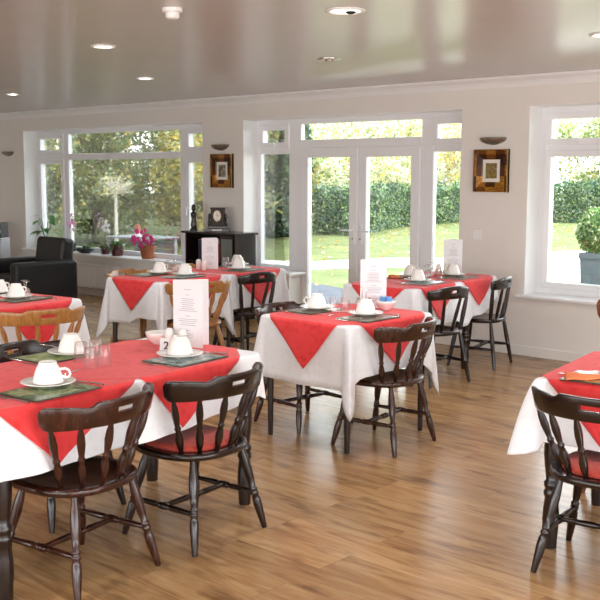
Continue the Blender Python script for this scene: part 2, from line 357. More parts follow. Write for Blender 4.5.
for a, b in ((W3[0]+.06, -3.70), (-3.60, W3[1]-.06)): f.box(a, b, FY0, FY1, 1.765, 1.83)
f.build('window_frame', 'upvc', w3, .006)
sash(w3, -4.31, -3.695, 1.82, 2.095, .055, (-4.0, 1.85, False)); sash(w3, -4.31, -3.695, .585, 1.775, .055)
sash(w3, -3.605, -2.805, 1.82, 2.095, .055); sash(w3, -3.605, -2.805, .585, 1.775, .055)
sill(w3, W3[0]-.06, W3[1]+.05, .535)

# ------------------------------------------------------------------ ceiling and wall fittings
def downlight(name, x, y, label, r=.082, lit=True, style=0):
    t = tag(empty(name, (x, y, CZ)), label, 'ceiling light', 'recessed ceiling lights')
    MB().lathe([(r, -.001), (r, -.006), (r*.93, -.010), (r*.78, -.010), (r*.74, -.002), (r*.74, -.001)], (0, 0, 0), 32, False, False).build('rim', 'gloss' if lit else 'chrome', t)
    if style == 0:
        MB().lathe([(r*.74, -.0035), (r*.5, -.006), (.001, -.007)], (0, 0, 0), 32, True, True).build('lens', 'lens', t)
    elif style == 1:
        MB().lathe([(r*.74, -.0035), (r*.5, -.005), (.001, -.005)], (0, 0, 0), 32, True, True).build('lens', 'lens', t)
        MB().lathe([(.03, -.007), (.03, -.012), (.012, -.02)], (.018, .02, 0), 16).build('eyeball', 'blackp', t)
    else:
        MB().lathe([(r*.74, -.0035), (.001, -.0036)], (0, 0, 0), 32).build('plate', 'chrome', t)
        for k in range(3):
            MB().lathe([(.017, -.005), (.019, -.012), (.013, -.014)], ((k-1)*.036, (k-1)*.033, 0), 14).build('bulb', 'offlens', t)
    return t
downlight('ceiling_downlight', -5.54, 4.10, 'round lit downlight, the largest of those above the left tables')
downlight('ceiling_downlight', -7.06, 5.67, 'round lit downlight near the coving above the picture by the bookcase', .078)
downlight('ceiling_downlight', -9.53, 5.87, 'small lit downlight at the far left over the armchair corner', .078)
downlight('ceiling_downlight', -3.40, 4.05, 'lit downlight with a dark eyeball spot at the top edge', .105, True, 1)
downlight('ceiling_downlight', -2.80, 5.74, 'lit downlight cut by the right edge above the right window', .082)
downlight('halogen_cluster_light', -4.88, 5.63, 'unlit chrome ceiling light with three halogen bulbs above the glazed doors', .088, False, 2)
t = tag(empty('smoke_detector', (-4.03, 3.42, CZ)), 'small white round smoke detector on the ceiling', 'smoke detector')
MB().lathe([(.052, -.001), (.052, -.018), (.046, -.022)], (0, 0, 0), 28).build('base', 'gloss', t)
MB().lathe([(.034, -.022), (.036, -.030), (.036, -.046), (.026, -.054)], (0, 0, 0), 28).build('sensor_cap', 'gloss', t)

def wall_light(x, z, label):
    t = tag(empty('wall_uplighter', (x, D, z)), label, 'wall light', 'bowl uplighters on the back wall')
    m = MB(); a, b, h = .135, .085, .062; n = 20; rg = []
    for j in range(7):
        u = j/6; k = math.sin(u*PI/2)**.8
        rg.append([(a*max(k, .12)*math.cos(PI+PI*i/n), b*max(k, .12)*math.sin(PI+PI*i/n)-.002, -h+h*u**1.3) for i in range(n+1)])
    m.rings(rg, False, False, False); inner = [[(p[0]*.93, p[1]*.93, p[2]+.004) for p in r] for r in reversed(rg)]
    m.rings([rg[-1], inner[0]], False, False, False).rings(inner, False, False, False)
    m.build('bowl', 'bronze', t)
    MB().box(-.03, .03, -.012, -.001, -.05, -.005).build('bracket', 'bronze', t, .003)
    return t
wall_light(-8.20, 1.885, 'bronze bowl uplighter over the picture beside the bookcase')
wall_light(-4.71, 1.885, 'bronze bowl uplighter over the picture between the doors and right window')
wall_light(-12.56, 1.865, 'bronze bowl uplighter on the far left wall with no picture below')
def picture(x, z, art, label):
    t = tag(empty('framed_picture', (x, D-.001, z)), label, 'picture', 'small pictures in wide patchwork frames')
    W_, H_, w = .174, .186, .088
    m = MB()
    def molding(sx):
        pass
    prof = [(0, 0), (0, .026), (.012, .032), (w-.012, .022), (w, .014), (w, 0)]
    cs = [(-1, -1), (1, -1), (1, 1), (-1, 1)]
    rg = [[(cx*(W_-a), -d, cz*(H_-a)) for a, d in prof] for cx, cz in cs]
    rg.append(rg[0]); m.rings(rg, False, False, False, False); m.build('frame', 'frame', t)
    e = .006; m = MB(); z0 = .034
    for x0, x1, a0, a1 in ((-W_, W_, H_-e, H_), (-W_, W_, -H_, -H_+e), (-W_, -W_+e, -H_+e, H_-e), (W_-e, W_, -H_+e, H_-e)): m.box(x0, x1, -z0, -.001, a0, a1)
    m.build('gilt_edge', 'gold', t)
    MB().box(-W_+w-.002, W_-w+.002, -.012, -.004, -H_+w-.02, H_-w+.02).build('mount', 'mount', t)
    MB().box(-.052, .052, -.0135, -.012, -.062, .062).build('print', art, t)
    m = MB()
    for x0, x1, a0, a1 in ((-.057, .057, .062, .067), (-.057, .057, -.067, -.062), (-.057, -.052, -.062, .062), (.052, .057, -.062, .062)): m.box(x0, x1, -.0142, -.012, a0, a1)
    m.build('print_border', 'bronze', t)
    return t
picture(-8.17, 1.60, 'art2', 'small grey print in a brown and gold frame beside the left window')
picture(-4.715, 1.60, 'art', 'small landscape print in a brown and gold frame right of the glazed doors')
t = tag(empty('light_switch', (-4.845, D, 1.03)), 'white square wall switch below the right picture', 'switch')
MB().box(-.043, .043, -.009, -.001, -.043, .043).build('plate', 'gloss', t, .003); MB().box(-.008, .008, -.013, -.009, -.013, .013).build('rocker', 'gloss', t, .002)
t = tag(empty('radiator', (-10.2, D-.02, 0)), 'long white panel radiator under the left window', 'radiator')
m = MB().box(-.95, .95, -.075, -.03, .11, .40)
for i in range(38): m.box(-.93+i*.05, -.905+i*.05, -.081, -.075, .13, .38)
m.build('panel', 'gloss', t, .004); MB().box(-.95, .95, -.085, -.02, .402, .412).build('top_grille', 'gloss', t, .002)
for sx in (-.9, .9): MB().box(sx-.02, sx+.02, -.03, .018, .15, .35).build('bracket', 'gloss', t); MB().tube([(sx, -.05, .001), (sx, -.05, .109)], .008).build('pipe', 'gloss', t)

# ------------------------------------------------------------------ chairs
LEGP = [(0, .013), (.06, .014), (.16, .0185), (.28, .021), (.40, .0175), (.50, .013), (.515, .018), (.535, .018), (.55, .0135), (.565, .0185), (.585, .0185), (.60, .014), (.64, .0185), (.72, .020), (.85, .0165), (.99, .012), (1, .011)]
SLIM = [(0, .013), (.15, .016), (.4, .0185), (.55, .017), (.565, .019), (.58, .017), (.8, .0155), (1, .011)]
SPIN = [(0, .0095), (.06, .010), (.16, .0155), (.27, .018), (.36, .0145), (.43, .0105), (.455, .0145), (.48, .0145), (.505, .0105), (.58, .013), (.72, .0165), (.84, .0145), (.95, .0095), (1, .0095)]
SLAT = [(0, .010), (.2, .0135), (.5, .0145), (.8, .0125), (1, .0095)]
STR = [(0, .009), (.12, .011), (.36, .014), (.42, .010), (.44, .0155), (.465, .0155), (.485, .011), (.5, .017), (.515, .011), (.535, .0155), (.56, .0155), (.58, .010), (.64, .014), (.88, .011), (1, .009)]
def outline(hw, hd, n=48, e=2.6):
    pts = []
    for i in range(n):
        a = 2*PI*i/n; c, s = math.cos(a), math.sin(a)
        ex = 2/(3.6 if s > 0 else e)
        x = hw*math.copysign(abs(c)**ex, c); y = hd*math.copysign(abs(s)**ex, s)
        pts.append((x*(1.0 if s > 0 else 1-.06*abs(s)), y))
    return pts
SEATZ = .405
def make_chair(kind, wmat, label, group, pad=False, rail=None):
    """bow: low curved-back chair; slim: straight-spindled kitchen chair. Faces local +Y."""
    t = tag(empty('bow_back_chair' if kind == 'bow' else 'spindle_back_chair'), label, 'chair', group)
    bow = kind == 'bow'
    hw, hd = (.228, .208) if bow else (.20, .195)
    o = outline(hw, hd); z1 = SEATZ; z0 = z1-.034
    rg = []
    for k, z in ((.90, z0), (.96, z0+.004), (1., z0+.013), (1., z1-.010), (.985, z1-.003), (.95, z1), (.8, z1-.003), (.5, z1-.006), (.1, z1-.007)):
        rg.append([(x*k, y*k, z) for x, y in o])
    MB().rings(rg).build('seat', wmat, t)
    if pad:
        rg = [[(x*k, y*k-.0+.012, z1+z) for x, y in o] for k, z in ((.80, -.002), (.83, .006), (.82, .016), (.74, .023), (.5, .027), (.1, .028))]
        MB().rings(rg).build('seat_pad', 'pad', t)
    fx, fy = (.222, .212) if bow else (.205, .20); tx, ty = (.150, .135) if bow else (.150, .140)
    P = LEGP if bow else SLIM
    pt = lambda sx, sy, u: (sx*(tx+(fx-tx)*u), sy*(ty+(fy-ty)*u), (z0+.006)*(1-u))
    for sx in (-1, 1):
        for sy in (-1, 1): MB().turned(pt(sx, sy, 0), pt(sx, sy, 1), P).build('leg', wmat, t)
    u = .57
    for sx in (-1, 1): MB().turned(pt(sx, -1, u), pt(sx, 1, u), STR).build('stretcher', wmat, t)
    a = pt(-1, 0, u); b = pt(1, 0, u); MB().turned((a[0], 0, a[2]), (b[0], 0, b[2]), STR).build('stretcher', wmat, t)
    # crest rail
    if bow: ea, eb, y0, lim, zb, zt = .278, .205, -.045, 75, .638, .727
    else: ea, eb, y0, lim, zb, zt = .205, .080, -.135, 80, .645, .730
    th = .011
    def ztop(q):          # scalloped top edge, q in -1..1
        q = abs(q)
        if bow:
            z = zt + (.012 if q < .36 else .012-.020*min(1, (q-.36)/.06) if q < .42 else -.008+.010*math.sin(min(1, (q-.42)/.30)*PI/2))
        else:
            z = zt + .016*math.cos(min(1, q/.55)*PI/2)**.8 - (.010*max(0, (q-.55)/.3) if q < .85 else .010)
        e = max(0, (q-.90)/.10); return z - .030*(1-math.sqrt(max(0, 1-e*e)))
    def zbot(q):
        q = abs(q); e = max(0, (q-.90)/.10); return zb + (.006*(1-q*q)) + .034*(1-math.sqrt(max(0, 1-e*e)))
    cols = sorted(set([-1, -.995, -.985, -.965, -.94, -.90]+[x for x in np.linspace(-.9, .9, 37)]+[.94, .965, .985, .995, 1, -.13, .13, -.11, .11]))
    def pos(q, v, side):   # v: 0 bottom..1 top
        a = R(lim)*q; z = zbot(q)+(ztop(q)-zbot(q))*v
        lean = (.20 if bow else .10)*(z-zb); n = Vector((math.sin(a)/ea, -math.cos(a)/eb, 0)).normalized()
        p = Vector((ea*math.sin(a), y0-eb*math.cos(a), z)) + n*(lean+side*th)
        return (p.x, p.y, p.z)
    vs = [0, .07, .46, .68, .93, 1]; hl = lambda i: -.1301 <= cols[i] < .1299
    m = MB(); nC, nV = len(cols), len(vs)
    V = []
    for side in (-1, 1):
        for q in cols:
            for k, v in enumerate(vs):
                s_ = side*(.7 if k in (0, nV-1) else 1); V.append(pos(q, v, s_))
    F = []; ix = lambda s_, i, k: s_*nC*nV+i*nV+k
    slot = lambda i, k: k == 2 and hl(i)
    for i in range(nC-1):
        for k in range(nV-1):
            if slot(i, k): continue
            F.append((ix(1, i, k), ix(1, i+1, k), ix(1, i+1, k+1), ix(1, i, k+1))); F.append((ix(0, i, k), ix(0, i, k+1), ix(0, i+1, k+1), ix(0, i+1, k)))
        F.append((ix(0, i, 0), ix(0, i+1, 0), ix(1, i+1, 0), ix(1, i, 0))); F.append((ix(0, i, nV-1), ix(1, i, nV-1), ix(1, i+1, nV-1), ix(0, i+1, nV-1)))
        if slot(i, 2):
            F.append((ix(0, i, 2), ix(1, i, 2), ix(1, i+1, 2), ix(0, i+1, 2))); F.append((ix(0, i, 3), ix(0, i+1, 3), ix(1, i+1, 3), ix(1, i, 3)))
            if i == 0 or not slot(i-1, 2): F.append((ix(0, i, 2), ix(0, i, 3), ix(1, i, 3), ix(1, i, 2)))
            if not slot(i+1, 2): F.append((ix(0, i+1, 2), ix(1, i+1, 2), ix(1, i+1, 3), ix(0, i+1, 3)))
    for k in range(nV-1):
        F.append((ix(0, 0, k), ix(1, 0, k), ix(1, 0, k+1), ix(0, 0, k+1))); F.append((ix(0, nC-1, k), ix(0, nC-1, k+1), ix(1, nC-1, k+1), ix(1, nC-1, k)))
    m.add(V, F, True); o = m.build('crest_rail', rail or wmat, t, .003, 2)
    # spindles
    qs = (-.88, -.53, -.18, .18, .53, .88) if bow else (-.86, -.30, .30, .86)
    for q in qs:
        a = R(lim)*q; top = pos(q, .12, 0)
        if bow: base = (.192*math.sin(a*.90), -.176*math.cos(a*.90)+.004, SEATZ-.006)
        else: base = (.155*q/.86, -.155+.02*abs(q), SEATZ-.006)
        P2 = SPIN if bow else [(tt, r*(1.25 if abs(q) > .5 else 1)) for tt, r in SLAT]
        MB().turned(base, top, P2).build('spindle', rail and wmat or wmat, t)
    return t
G1 = 'dark bow back dining chairs'; G2 = 'dark spindle back dining chairs'; G3 = 'honey pine bow back chairs'
def place(o, x, y, fx, fy, label=None, s=1.):
    o.location = (x, y, 0); o.rotation_euler = (0, 0, math.atan2(-fx, fy)); o.scale = (s, s, s)
    if label: o['label'] = label
    return o
CH = {}
def use(key, kind, wm, pad, group, x, y, fx, fy, label, s=1.):
    if key in CH: o = copy_tree(CH[key])
    else: o = make_chair(kind, wm, label, group, pad); CH[key] = o
    return place(o, x, y, fx, fy, label, s)
CHAIRS = []   # (x, y, pad) used by the cloths
def chair(key, kind, wm, pad, group, x, y, fx, fy, label, s=1.):
    use(key, kind, wm, pad, group, x, y, fx, fy, label, s); CHAIRS.append((x, y, SEATZ*s+(.032 if pad else 0)))
chair('A', 'bow', 'mahog', False, G1, -3.165, 2.18, -.985, -.17, 'reddish brown bow back chair with bare seat, nearest at the left front')
chair('B', 'bow', 'dark', True, G1, -3.185, 2.80, -.997, -.08, 'dark bow back chair with red seat tucked under the table numbered two')
chair('B', 'bow', 'dark', True, G1, -1.675, 3.645, -.156, .988, 'dark bow back chair with red seat at the right edge table')
chair('R', 'bow', 'brown', False, G1, -3.47, 4.52, -.996, -.09, 'brown bow back chair on the right side of the centre table')
chair('A', 'bow', 'mahog', False, G1, -4.14, 4.555, .993, -.115, 'reddish bow back chair facing across from behind the centre table, back touching its cloth')
chair('K', 'bow', 'black', False, G1, -3.87, 2.54, .985, .17, 'black bow back chair across the table numbered two, only its shiny crest showing', 1.03)
chair('D', 'slim', 'dark', False, G2, -4.30, 6.18, -.98, .18, 'dark spindle chair seen from behind, in front of the table by the glazed doors')
chair('D', 'slim', 'dark', False, G2, -4.40, 7.02, -.98, -.2, 'dark spindle chair showing its whole bare seat, beside the wall under the switch')
chair('F', 'slim', 'black', False, G2, -6.09, 5.945, -1, .06, 'black spindle chair at the table in front of the bookcase')
chair('P', 'bow', 'pine', True, G3, -5.415, 3.44, -.97, .25, 'honey pine bow chair with red seat at the far left table')
chair('Q', 'bow', 'pine', False, G3, -5.92, 5.19, -.97, .22, 'honey pine bow chair behind the tall menu card')
chair('Q', 'bow', 'pine', False, G3, -6.66, 5.29, .985, .10, 'pine chair behind the middle left table, its crest just above the cloth')
chair('Q', 'bow', 'pine', False, G3, -6.71, 6.02, .985, .10, 'pine chair on the bookcase side, mostly hidden by cups and menu')
chair('T', 'bow', 'pinedark', False, G3, -1.955, 4.765, .156, -.988, 'taller orange brown pine chair cut by the right edge', 1.26)

# ------------------------------------------------------------------ tables and cloths
ZT = .725
TLEG = [(0, .030), (.12, .030), (.13, .036), (.16, .036), (.17, .028), (.185, .034), (.205, .034), (.22, .026), (.30, .034), (.42, .037), (.54, .028), (.58, .024), (.595, .033), (.62, .033), (.635, .026), (.65, .033), (.67, .033), (.69, .027), (.76, .033), (.83, .035), (.94, .030), (1, .028)]
SLEG = [(0, .021), (.3, .021), (.8, .018), (1, .015)]
def make_table(x, y, rot, hx, hy, label, slim=False, near=0., far=0.):
    t = tag(empty('dining_table', (x, y, 0), rot), label, 'table', GT)
    MB().box(-hx, hx, -hy, hy, ZT-.028, ZT).build('tabletop', 'black', t, .006)
    lx, ly = hx-(.035 if slim else .045), hy-(.035 if slim else .045)
    for sx in (-1, 1):
        for sy in (-1, 1):
            yy = sy*ly+(near if sy < 0 else far)
            MB().turned((sx*lx, yy, ZT-.028), (sx*lx, yy, 0), SLEG if slim else TLEG, 16).build('leg', 'black', t)
    ap = MB(); e = .022
    for sx in (-1, 1): ap.box(sx*lx-.01, sx*lx+.01, -ly+near+.03, ly+far-.03, ZT-.10, ZT-.028)
    for sy in (-1, 1): ap.box(-lx+.03, lx-.03, sy*ly-.01+(near if sy < 0 else far), sy*ly+.01+(near if sy < 0 else far), ZT-.10, ZT-.028)
    ap.build('apron', 'black', t)
    return t
class Drape:
    """a hanging cloth over a rectangular top: where its surface runs at side s, fallen distance t"""
    def __init__(s, x, y, rot, hx, hy, drop, seed, cf=None, flush=()):
        s.flush = flush
        s.x, s.y, s.rot, s.hx, s.hy, s.drop = x, y, rot, hx+.005, hy+.005, drop
        s.ph = random.Random(seed).uniform(0, 6.28); s.z = ZT+.0035
        s.lifts = []; c, sn = math.cos(rot), math.sin(rot)
        for cx, cy, top in CHAIRS:
            dx, dy = cx-x, cy-y; u, v = dx*c+dy*sn, -dx*sn+dy*c
            for side, a, b, h, k in (('+x', u, v, s.hx, s.hy), ('-x', -u, v, s.hx, s.hy), ('+y', v, u, s.hy, s.hx), ('-y', -v, u, s.hy, s.hx)):
                if abs(b) < k+.18 and h-.30 < a < h+.20: s.lifts.append((side, b, ZT-top-.020))
        s.cf = cf or {}
    def wave(s, side, q): return .010*math.sin(q*11+s.ph+hash_side(side))+.006*math.sin(q*23+2*s.ph)
    def dropat(s, side, q):
        d = s.drop; ax = side[1]; L = s.hy if ax == 'x' else s.hx; sg = 1 if side[0] == '+' else -1
        for (sx, sy), kk in s.cf.items():
            kd = kk[0]
            if kd < 1 and (sx if ax == 'x' else sy) == sg:
                e = max(0, ((sy if ax == 'x' else sx)*q-L*.25)/(L*.75)); d *= 1-(1-kd)*e*e*(3-2*e)
        d0 = d
        for sd, c, l in s.lifts:
            if sd == side:
                w_ = 1-min(1, max(0, (abs(q-c)-.27)/.13)); w_ = w_*w_*(3-2*w_); d = min(d, max(d0, l)+(l-max(d0, l))*w_) if l < d0 else d
        return d
    def side(s, side, q, t):
        """local point on a flat side: q along the side, t the fallen length"""
        r = .014; k = s.hx if side[1] == 'x' else s.hy; L = s.hy if side[1] == 'x' else s.hx
        fl = side in s.flush
        a = min(t/r, PI/2); o = r*math.sin(a)*.8; dz = r*(1-math.cos(a)) + max(0, t-r*PI/2)
        tt = t/s.drop; o += .022*tt + s.wave(side, q)*tt*1.2
        e = max(0, 1-(L-abs(q))/.14); o -= .006*tt*e
        if fl: o = min(o, .009)
        for f in s.flush:
            if f[1] != side[1] and (1 if f[0] == '+' else -1)*q > L-.10: o *= .8
        return s.pt(side, q, o, dz)
    def pt(s, side, q, o, dz):
        z = s.z-dz
        return {'+x': (s.hx+o, q, z), '-x': (-s.hx-o, q, z), '+y': (q, s.hy+o, z), '-y': (q, -s.hy-o, z)}[side]
    def mesh(s):
        rows = [0, .007, .014, .022, .05, .09, .14, .19, .24, .29, .335, 1]
        order = [('+x', 1), ('+y', -1), ('-x', -1), ('-y', 1)]
        loop = []
        for side, dr in order:
            L = s.hy if side[1] == 'x' else s.hx
            n = max(12, int(L*2/.035)); cr = .03
            for i in range(n+1): loop.append(('s', side, dr*(-L+cr+(2*L-2*cr)*i/n)))
            corner = {'+x': (1, 1), '+y': (-1, 1), '-x': (-1, -1), '-y': (1, -1)}[side]
            for i in range(1, 16): loop.append(('c', corner, i/16, side, order[(order.index((side, dr))+1) % 4][0]))
        rg = []
        for j, t in enumerate(rows):
            ring = []
            for l in loop:
                if l[0] == 's':
                    d = s.dropat(l[1], l[2]); tt = min(t, d) if j < len(rows)-1 else d
                    if j < len(rows)-1: tt = min(t, d*(.90+.008*j))
                    ring.append(s.side(l[1], l[2], tt))
                else:
                    _, (sx, sy), u, sa, sb = l
                    al = u*PI/2; cr = .03; wq = math.sin(2*al)
                    tri = 1-abs(2*u-1); kd, kf, pw = (s.cf.get((sx, sy), (1., 1.))+(1.,))[:3]
                    d = s.drop*(kd+(.40*kd if kd >= 1 else .1)*tri**.9); tt = d if j == len(rows)-1 else min(t*(d/s.drop), d*.97)
                    r = .014; a = min(tt/r, PI/2); tn = tt/s.drop
                    o = cr+r*math.sin(a)*.8+.012*tn+tn**pw*.062*kf*tri**(1.3*pw); dz = r*(1-math.cos(a))+max(0, tt-r*PI/2)
                    if sa[1] == 'x': ux, uy = math.cos(al), math.sin(al)
                    else: ux, uy = math.sin(al), math.cos(al)
                    oy = o*uy; ox = o*ux
                    if ('+y' if sy > 0 else '-y') in s.flush: oy = min(oy, cr+.009)
                    ring.append((sx*(s.hx-cr+ox), sy*(s.hy-cr+oy), s.z-dz))
            rg.append(ring)
        m = MB(); m.rings(rg, True, False, False); m.add(rg[0], [tuple(range(len(rg[0])))], False)
        return m
    def build(s, label, group):
        o = s.mesh().build('tablecloth', 'white'); o.location = (s.x, s.y, 0); o.rotation_euler = (0, 0, s.rot)
        so = o.modifiers.new('thickness', 'SOLIDIFY'); so.thickness = .0012; so.offset = 1
        return tag(o, label, 'tablecloth', group)
    def overlay(s, vc, L, lvl, label, T=None, skew=0.):
        m = MB(); dz0 = .0030+.0012*lvl; off = .007
        hx, hy = s.hx, s.hy
        # flat part: diamond clipped to the top
        poly = [(L, 0), (0, L), (-L, 0), (0, -L)]; poly = [(a, b+vc) for a, b in poly]
        def clip(P, f):
            out = []
            for i in range(len(P)):
                a, b = P[i], P[(i+1) % len(P)]; fa, fb = f(a), f(b)
                if fa >= 0: out.append(a)
                if (fa >= 0) != (fb >= 0): k = fa/(fa-fb); out.append((a[0]+(b[0]-a[0])*k, a[1]+(b[1]-a[1])*k))
            return out
        for f in (lambda p: hx-p[0], lambda p: hx+p[0], lambda p: hy-p[1], lambda p: hy+p[1]): poly = clip(poly, f)
        m.add([(a, b, s.z+dz0) for a, b in poly], [tuple(range(len(poly)))], False)
        for side in ('+x', '-x', '+y', '-y'):
            if side[1] == 'x': b = L-hx; c = vc
            else: b = L-abs((hy if side == '+y' else -hy)-vc); c = 0
            if b <= .02 or side in s.flush: continue
            TT = T or b; rows = [0, .006, .012, .018, .024]+[.024+(TT-.024)*k/8 for k in range(1, 9)]; nq = 12; rg = []
            for t in rows:
                hw_ = max(b*(1-t/TT), .0006); ring = []; cc = c+(skew*t/TT if side == ('+x' if skew < 0 else '-y') else 0)
                for i in range(nq+1):
                    qq = cc+hw_*(-1+2*i/nq); t2 = min(t, s.dropat(side, qq)-.004+t*.02)
                    x, y, z = s.side(side, max(-99, qq), t2); k = min(1, t/.02)
                    ox = off*k*(1+.9*t/.3); nx, ny = {'+x': (1, 0), '-x': (-1, 0), '+y': (0, 1), '-y': (0, -1)}[side]
                    ring.append((x+nx*ox, y+ny*ox, z+dz0*(1-k)))
                rg.append(ring)
            m.rings(rg, False, False, False)
        o = m.build('table_overlay', 'red'); o.location = (s.x, s.y, 0); o.rotation_euler = (0, 0, s.rot)
        so = o.modifiers.new('thickness', 'SOLIDIFY'); so.thickness = .0009; so.offset = 0
        return tag(o, label, 'tablecloth', 'red overlay cloths')
def hash_side(s_): return {'+x': 0., '-x': 1.3, '+y': 2.7, '-y': 4.1}[s_]
GW = 'white tablecloths'; GT = 'dark dining tables'
def lay(x, y, rot, hx, hy, drop, ovs, tl, cl, seed, cf=None, slim=False, near=0., far=0., flush=()):
    make_table(x, y, R(rot), hx, hy, tl, slim, near, far)
    d = Drape(x, y, R(rot), hx, hy, drop, seed, cf, flush); d.build(cl, GW)
    for i, ov in enumerate(ovs): d.overlay(ov[0], ov[1], i, *ov[2:])
    return d
lay(-3.513, 2.442, 6, .352, .775, .262, [(-.365, .705, 'red overlay cloth on the near half of the table numbered two', .245, -.09), (.32, .677, 'red overlay cloth on the far half of the table numbered two', .245, -.11)],
    'long dark table with turned legs, the one with the number two card', 'long white cloth on the table numbered two', 1, {(1, 1): (.78, .4)}, False, .09)
lay(-5.84, 3.43, 8, .37, .38, .36, [(0, .68, 'red overlay cloth on the far left table by the armchair')], 'dark table at the far left edge in front of the armchair', 'white cloth on the far left table by the armchair', 2)
lay(-6.27, 5.235, 5, .305, .366, .36, [(0, .62, 'red overlay cloth on the table below the pink flowers, behind the tall menu card')], 'dark table below the pink flowers, joined to the bookcase table', 'white cloth on the table below the pink flowers', 3, None, True, 0, 0, ('+y',))
lay(-6.339, 6.010, 5, .305, .366, .36, [(0, .62, 'red overlay cloth on the table before the bookcase')], 'dark table standing before the bookcase', 'white cloth on the table before the bookcase', 4, None, True, 0, 0, ('-y',))
lay(-3.785, 4.55, 0, .335, .385, .37, [(0, .655, 'red overlay cloth on the square centre table', .275, .045)], 'square dark table in the middle of the room', 'white cloth on the square centre table', 5, {(1, 1): (1., .5), (-1, 1): (1., .5)}, True)
lay(-1.66, 4.07, 9, .388, .375, .30, [(0, .745, 'red overlay cloth at the right edge')], 'dark table cut by the right edge', 'white cloth on the table cut by the right edge', 6, {(-1, -1): (.985, 1.9, .55)})
lay(-4.62, 6.50, 5, .305, .655, .36, [(-.32, .58, 'red overlay cloth on the door end of the table under the glazed doors'), (.32, .58, 'red overlay cloth on the wall end of the table under the glazed doors', .22)],
    'long dark table in front of the glazed doors', 'long white cloth on the table in front of the glazed doors', 7, {(1, 1): (.55, .6)}, False, 0, -.37)

# ------------------------------------------------------------------ tableware
TZ = ZT+.0035+.0066
PROTO = {}
def inst(key, maker, x, y, z, rz, label, cat, group, s=1.):
    if key in PROTO: o = copy_tree(PROTO[key])
    else: o = maker(); PROTO[key] = o
    o.location = (x, y, z); o.rotation_euler = (0, 0, rz); o.scale = (s, s, s); tag(o, label, cat, group); return o
def mk_saucer():
    return MB().lathe([(.032, 0), (.034, .002), (.060, .006), (.088, .014), (.092, .0165), (.090, .018), (.060, .0105), (.034, .006), (.001, .0055)], (0, 0, 0), 40).build('saucer', 'china')
def mk_cup():
    t = empty('teacup')
    MB().lathe([(.051, 0), (.0525, .001), (.0515, .006), (.0498, .012), (.0465, .025), (.0425, .038), (.0380, .050), (.0335, .058), (.0305, .0615), (.0295, .070), (.0285, .0705), (.0275, .067), (.001, .066)], (0, 0, 0), 40, True).build('body', 'china', t)
    pts = [(.047, 0, .022), (.060, 0, .017), (.071, 0, .020), (.076, 0, .030), (.072, 0, .042), (.060, 0, .048), (.041, 0, .045)]
    MB().tube(pts, [.005, .0046, .0043, .0043, .0043, .0046, .0055]).build('handle', 'china', t)
    return t
def mk_tumbler():
    pr = [(.0310, 0), (.0290, .04), (.0265, .088), (.0255, .090), (.001, .0905)]
    return MB().lathe(pr, (0, 0, 0), 28, False, True).build('tumbler', 'glass')
def mk_goblet():
    pr = [(.026, 0), (.031, .022), (.030, .045), (.018, .062), (.005, .070), (.0045, .105), (.010, .112), (.029, .116), (.029, .118), (.001, .1185)]
    return MB().lathe(pr, (0, 0, 0), 28, False, True).build('wine_glass', 'glass')
def mat_maker(m):
    def f():
        t = empty('placemat')
        MB().box(-.142, .142, -.107, .107, 0, .004).build('board', 'matedge', t, .003)
        MB().box(-.130, .130, -.095, .095, .0041, .0046).build('printed_face', m, t)
        return t
    return f
def mk_knife():
    t = empty('table_knife')
    MB().rings([[(x, -w_, .0008), (x, w_*.5, .0008), (x, w_*.5, .0022), (x, -w_, .0022)] for x, w_ in ((-.0, .006), (.02, .009), (.08, .010), (.105, .006), (.115, .001))], True, True, True, False).build('blade', 'steel', t)
    MB().tube([(-.002, 0, .0045), (-.03, 0, .005), (-.07, 0, .0055), (-.09, 0, .005)], [.0035, .0042, .0048, .0035]).build('handle', 'steel', t)
    return t
def mk_fork():
    t = empty('table_fork')
    m = MB().rings([[(x, -w_, z), (x, w_, z), (x, w_, z+.0018), (x, -w_, z+.0018)] for x, w_, z in ((0, .004, .002), (.02, .008, .001), (.035, .0115, .001), (.05, .012, .003))], True, True, True, False)
    for k in range(4): y = (k-1.5)*.0062; m.box(.049, .098, y-.0017, y+.0017, .003, .0047)
    m.build('head', 'steel', t)
    MB().tube([(.003, 0, .0035), (-.03, 0, .005), (-.08, 0, .005), (-.10, 0, .004)], [.0028, .0028, .0042, .0035]).build('handle', 'steel', t)
    return t
def mk_spoon():
    t = empty('teaspoon'); rg = []
    for k in range(9):
        u = k/8; w_ = .0145*math.sin(PI*min(.98, .06+u*.9))**.7; rg.append([(.0+.042*u, w_*math.cos(2*PI*i/10), .0045-.0028*math.sin(PI*u)+.0012*math.sin(2*PI*i/10)) for i in range(10)])
    MB().rings(rg).build('bowl', 'steel', t)
    MB().tube([(.002, 0, .0045), (-.03, 0, .006), (-.075, 0, .005), (-.092, 0, .0042)], [.002, .0022, .0035, .003]).build('handle', 'steel', t)
    return t
def mk_napkin():
    m = MB()
    n = 9; rg = []
    for j in range(n):
        u = j/(n-1); w_ = .075*(1-u*.82)
        rg.append([(-.085+.17*u, w_*(-1+2*i/10), .004+.012*math.sin(PI*(i/10))*(1-.3*u)+.003*math.sin(9*u+i)) for i in range(11)])
    m.rings(rg, False, False, False)
    o = m.build('napkin', 'paper'); so = o.modifiers.new('thickness', 'SOLIDIFY'); so.thickness = .004; so.offset = 1
    return o
def mk_bowl():
    return MB().lathe([(.026, 0), (.028, .003), (.050, .022), (.060, .046), (.062, .058), (.060, .0585), (.057, .046), (.046, .022), (.024, .008), (.001, .007)], (0, 0, 0), 36).build('bowl', 'china')
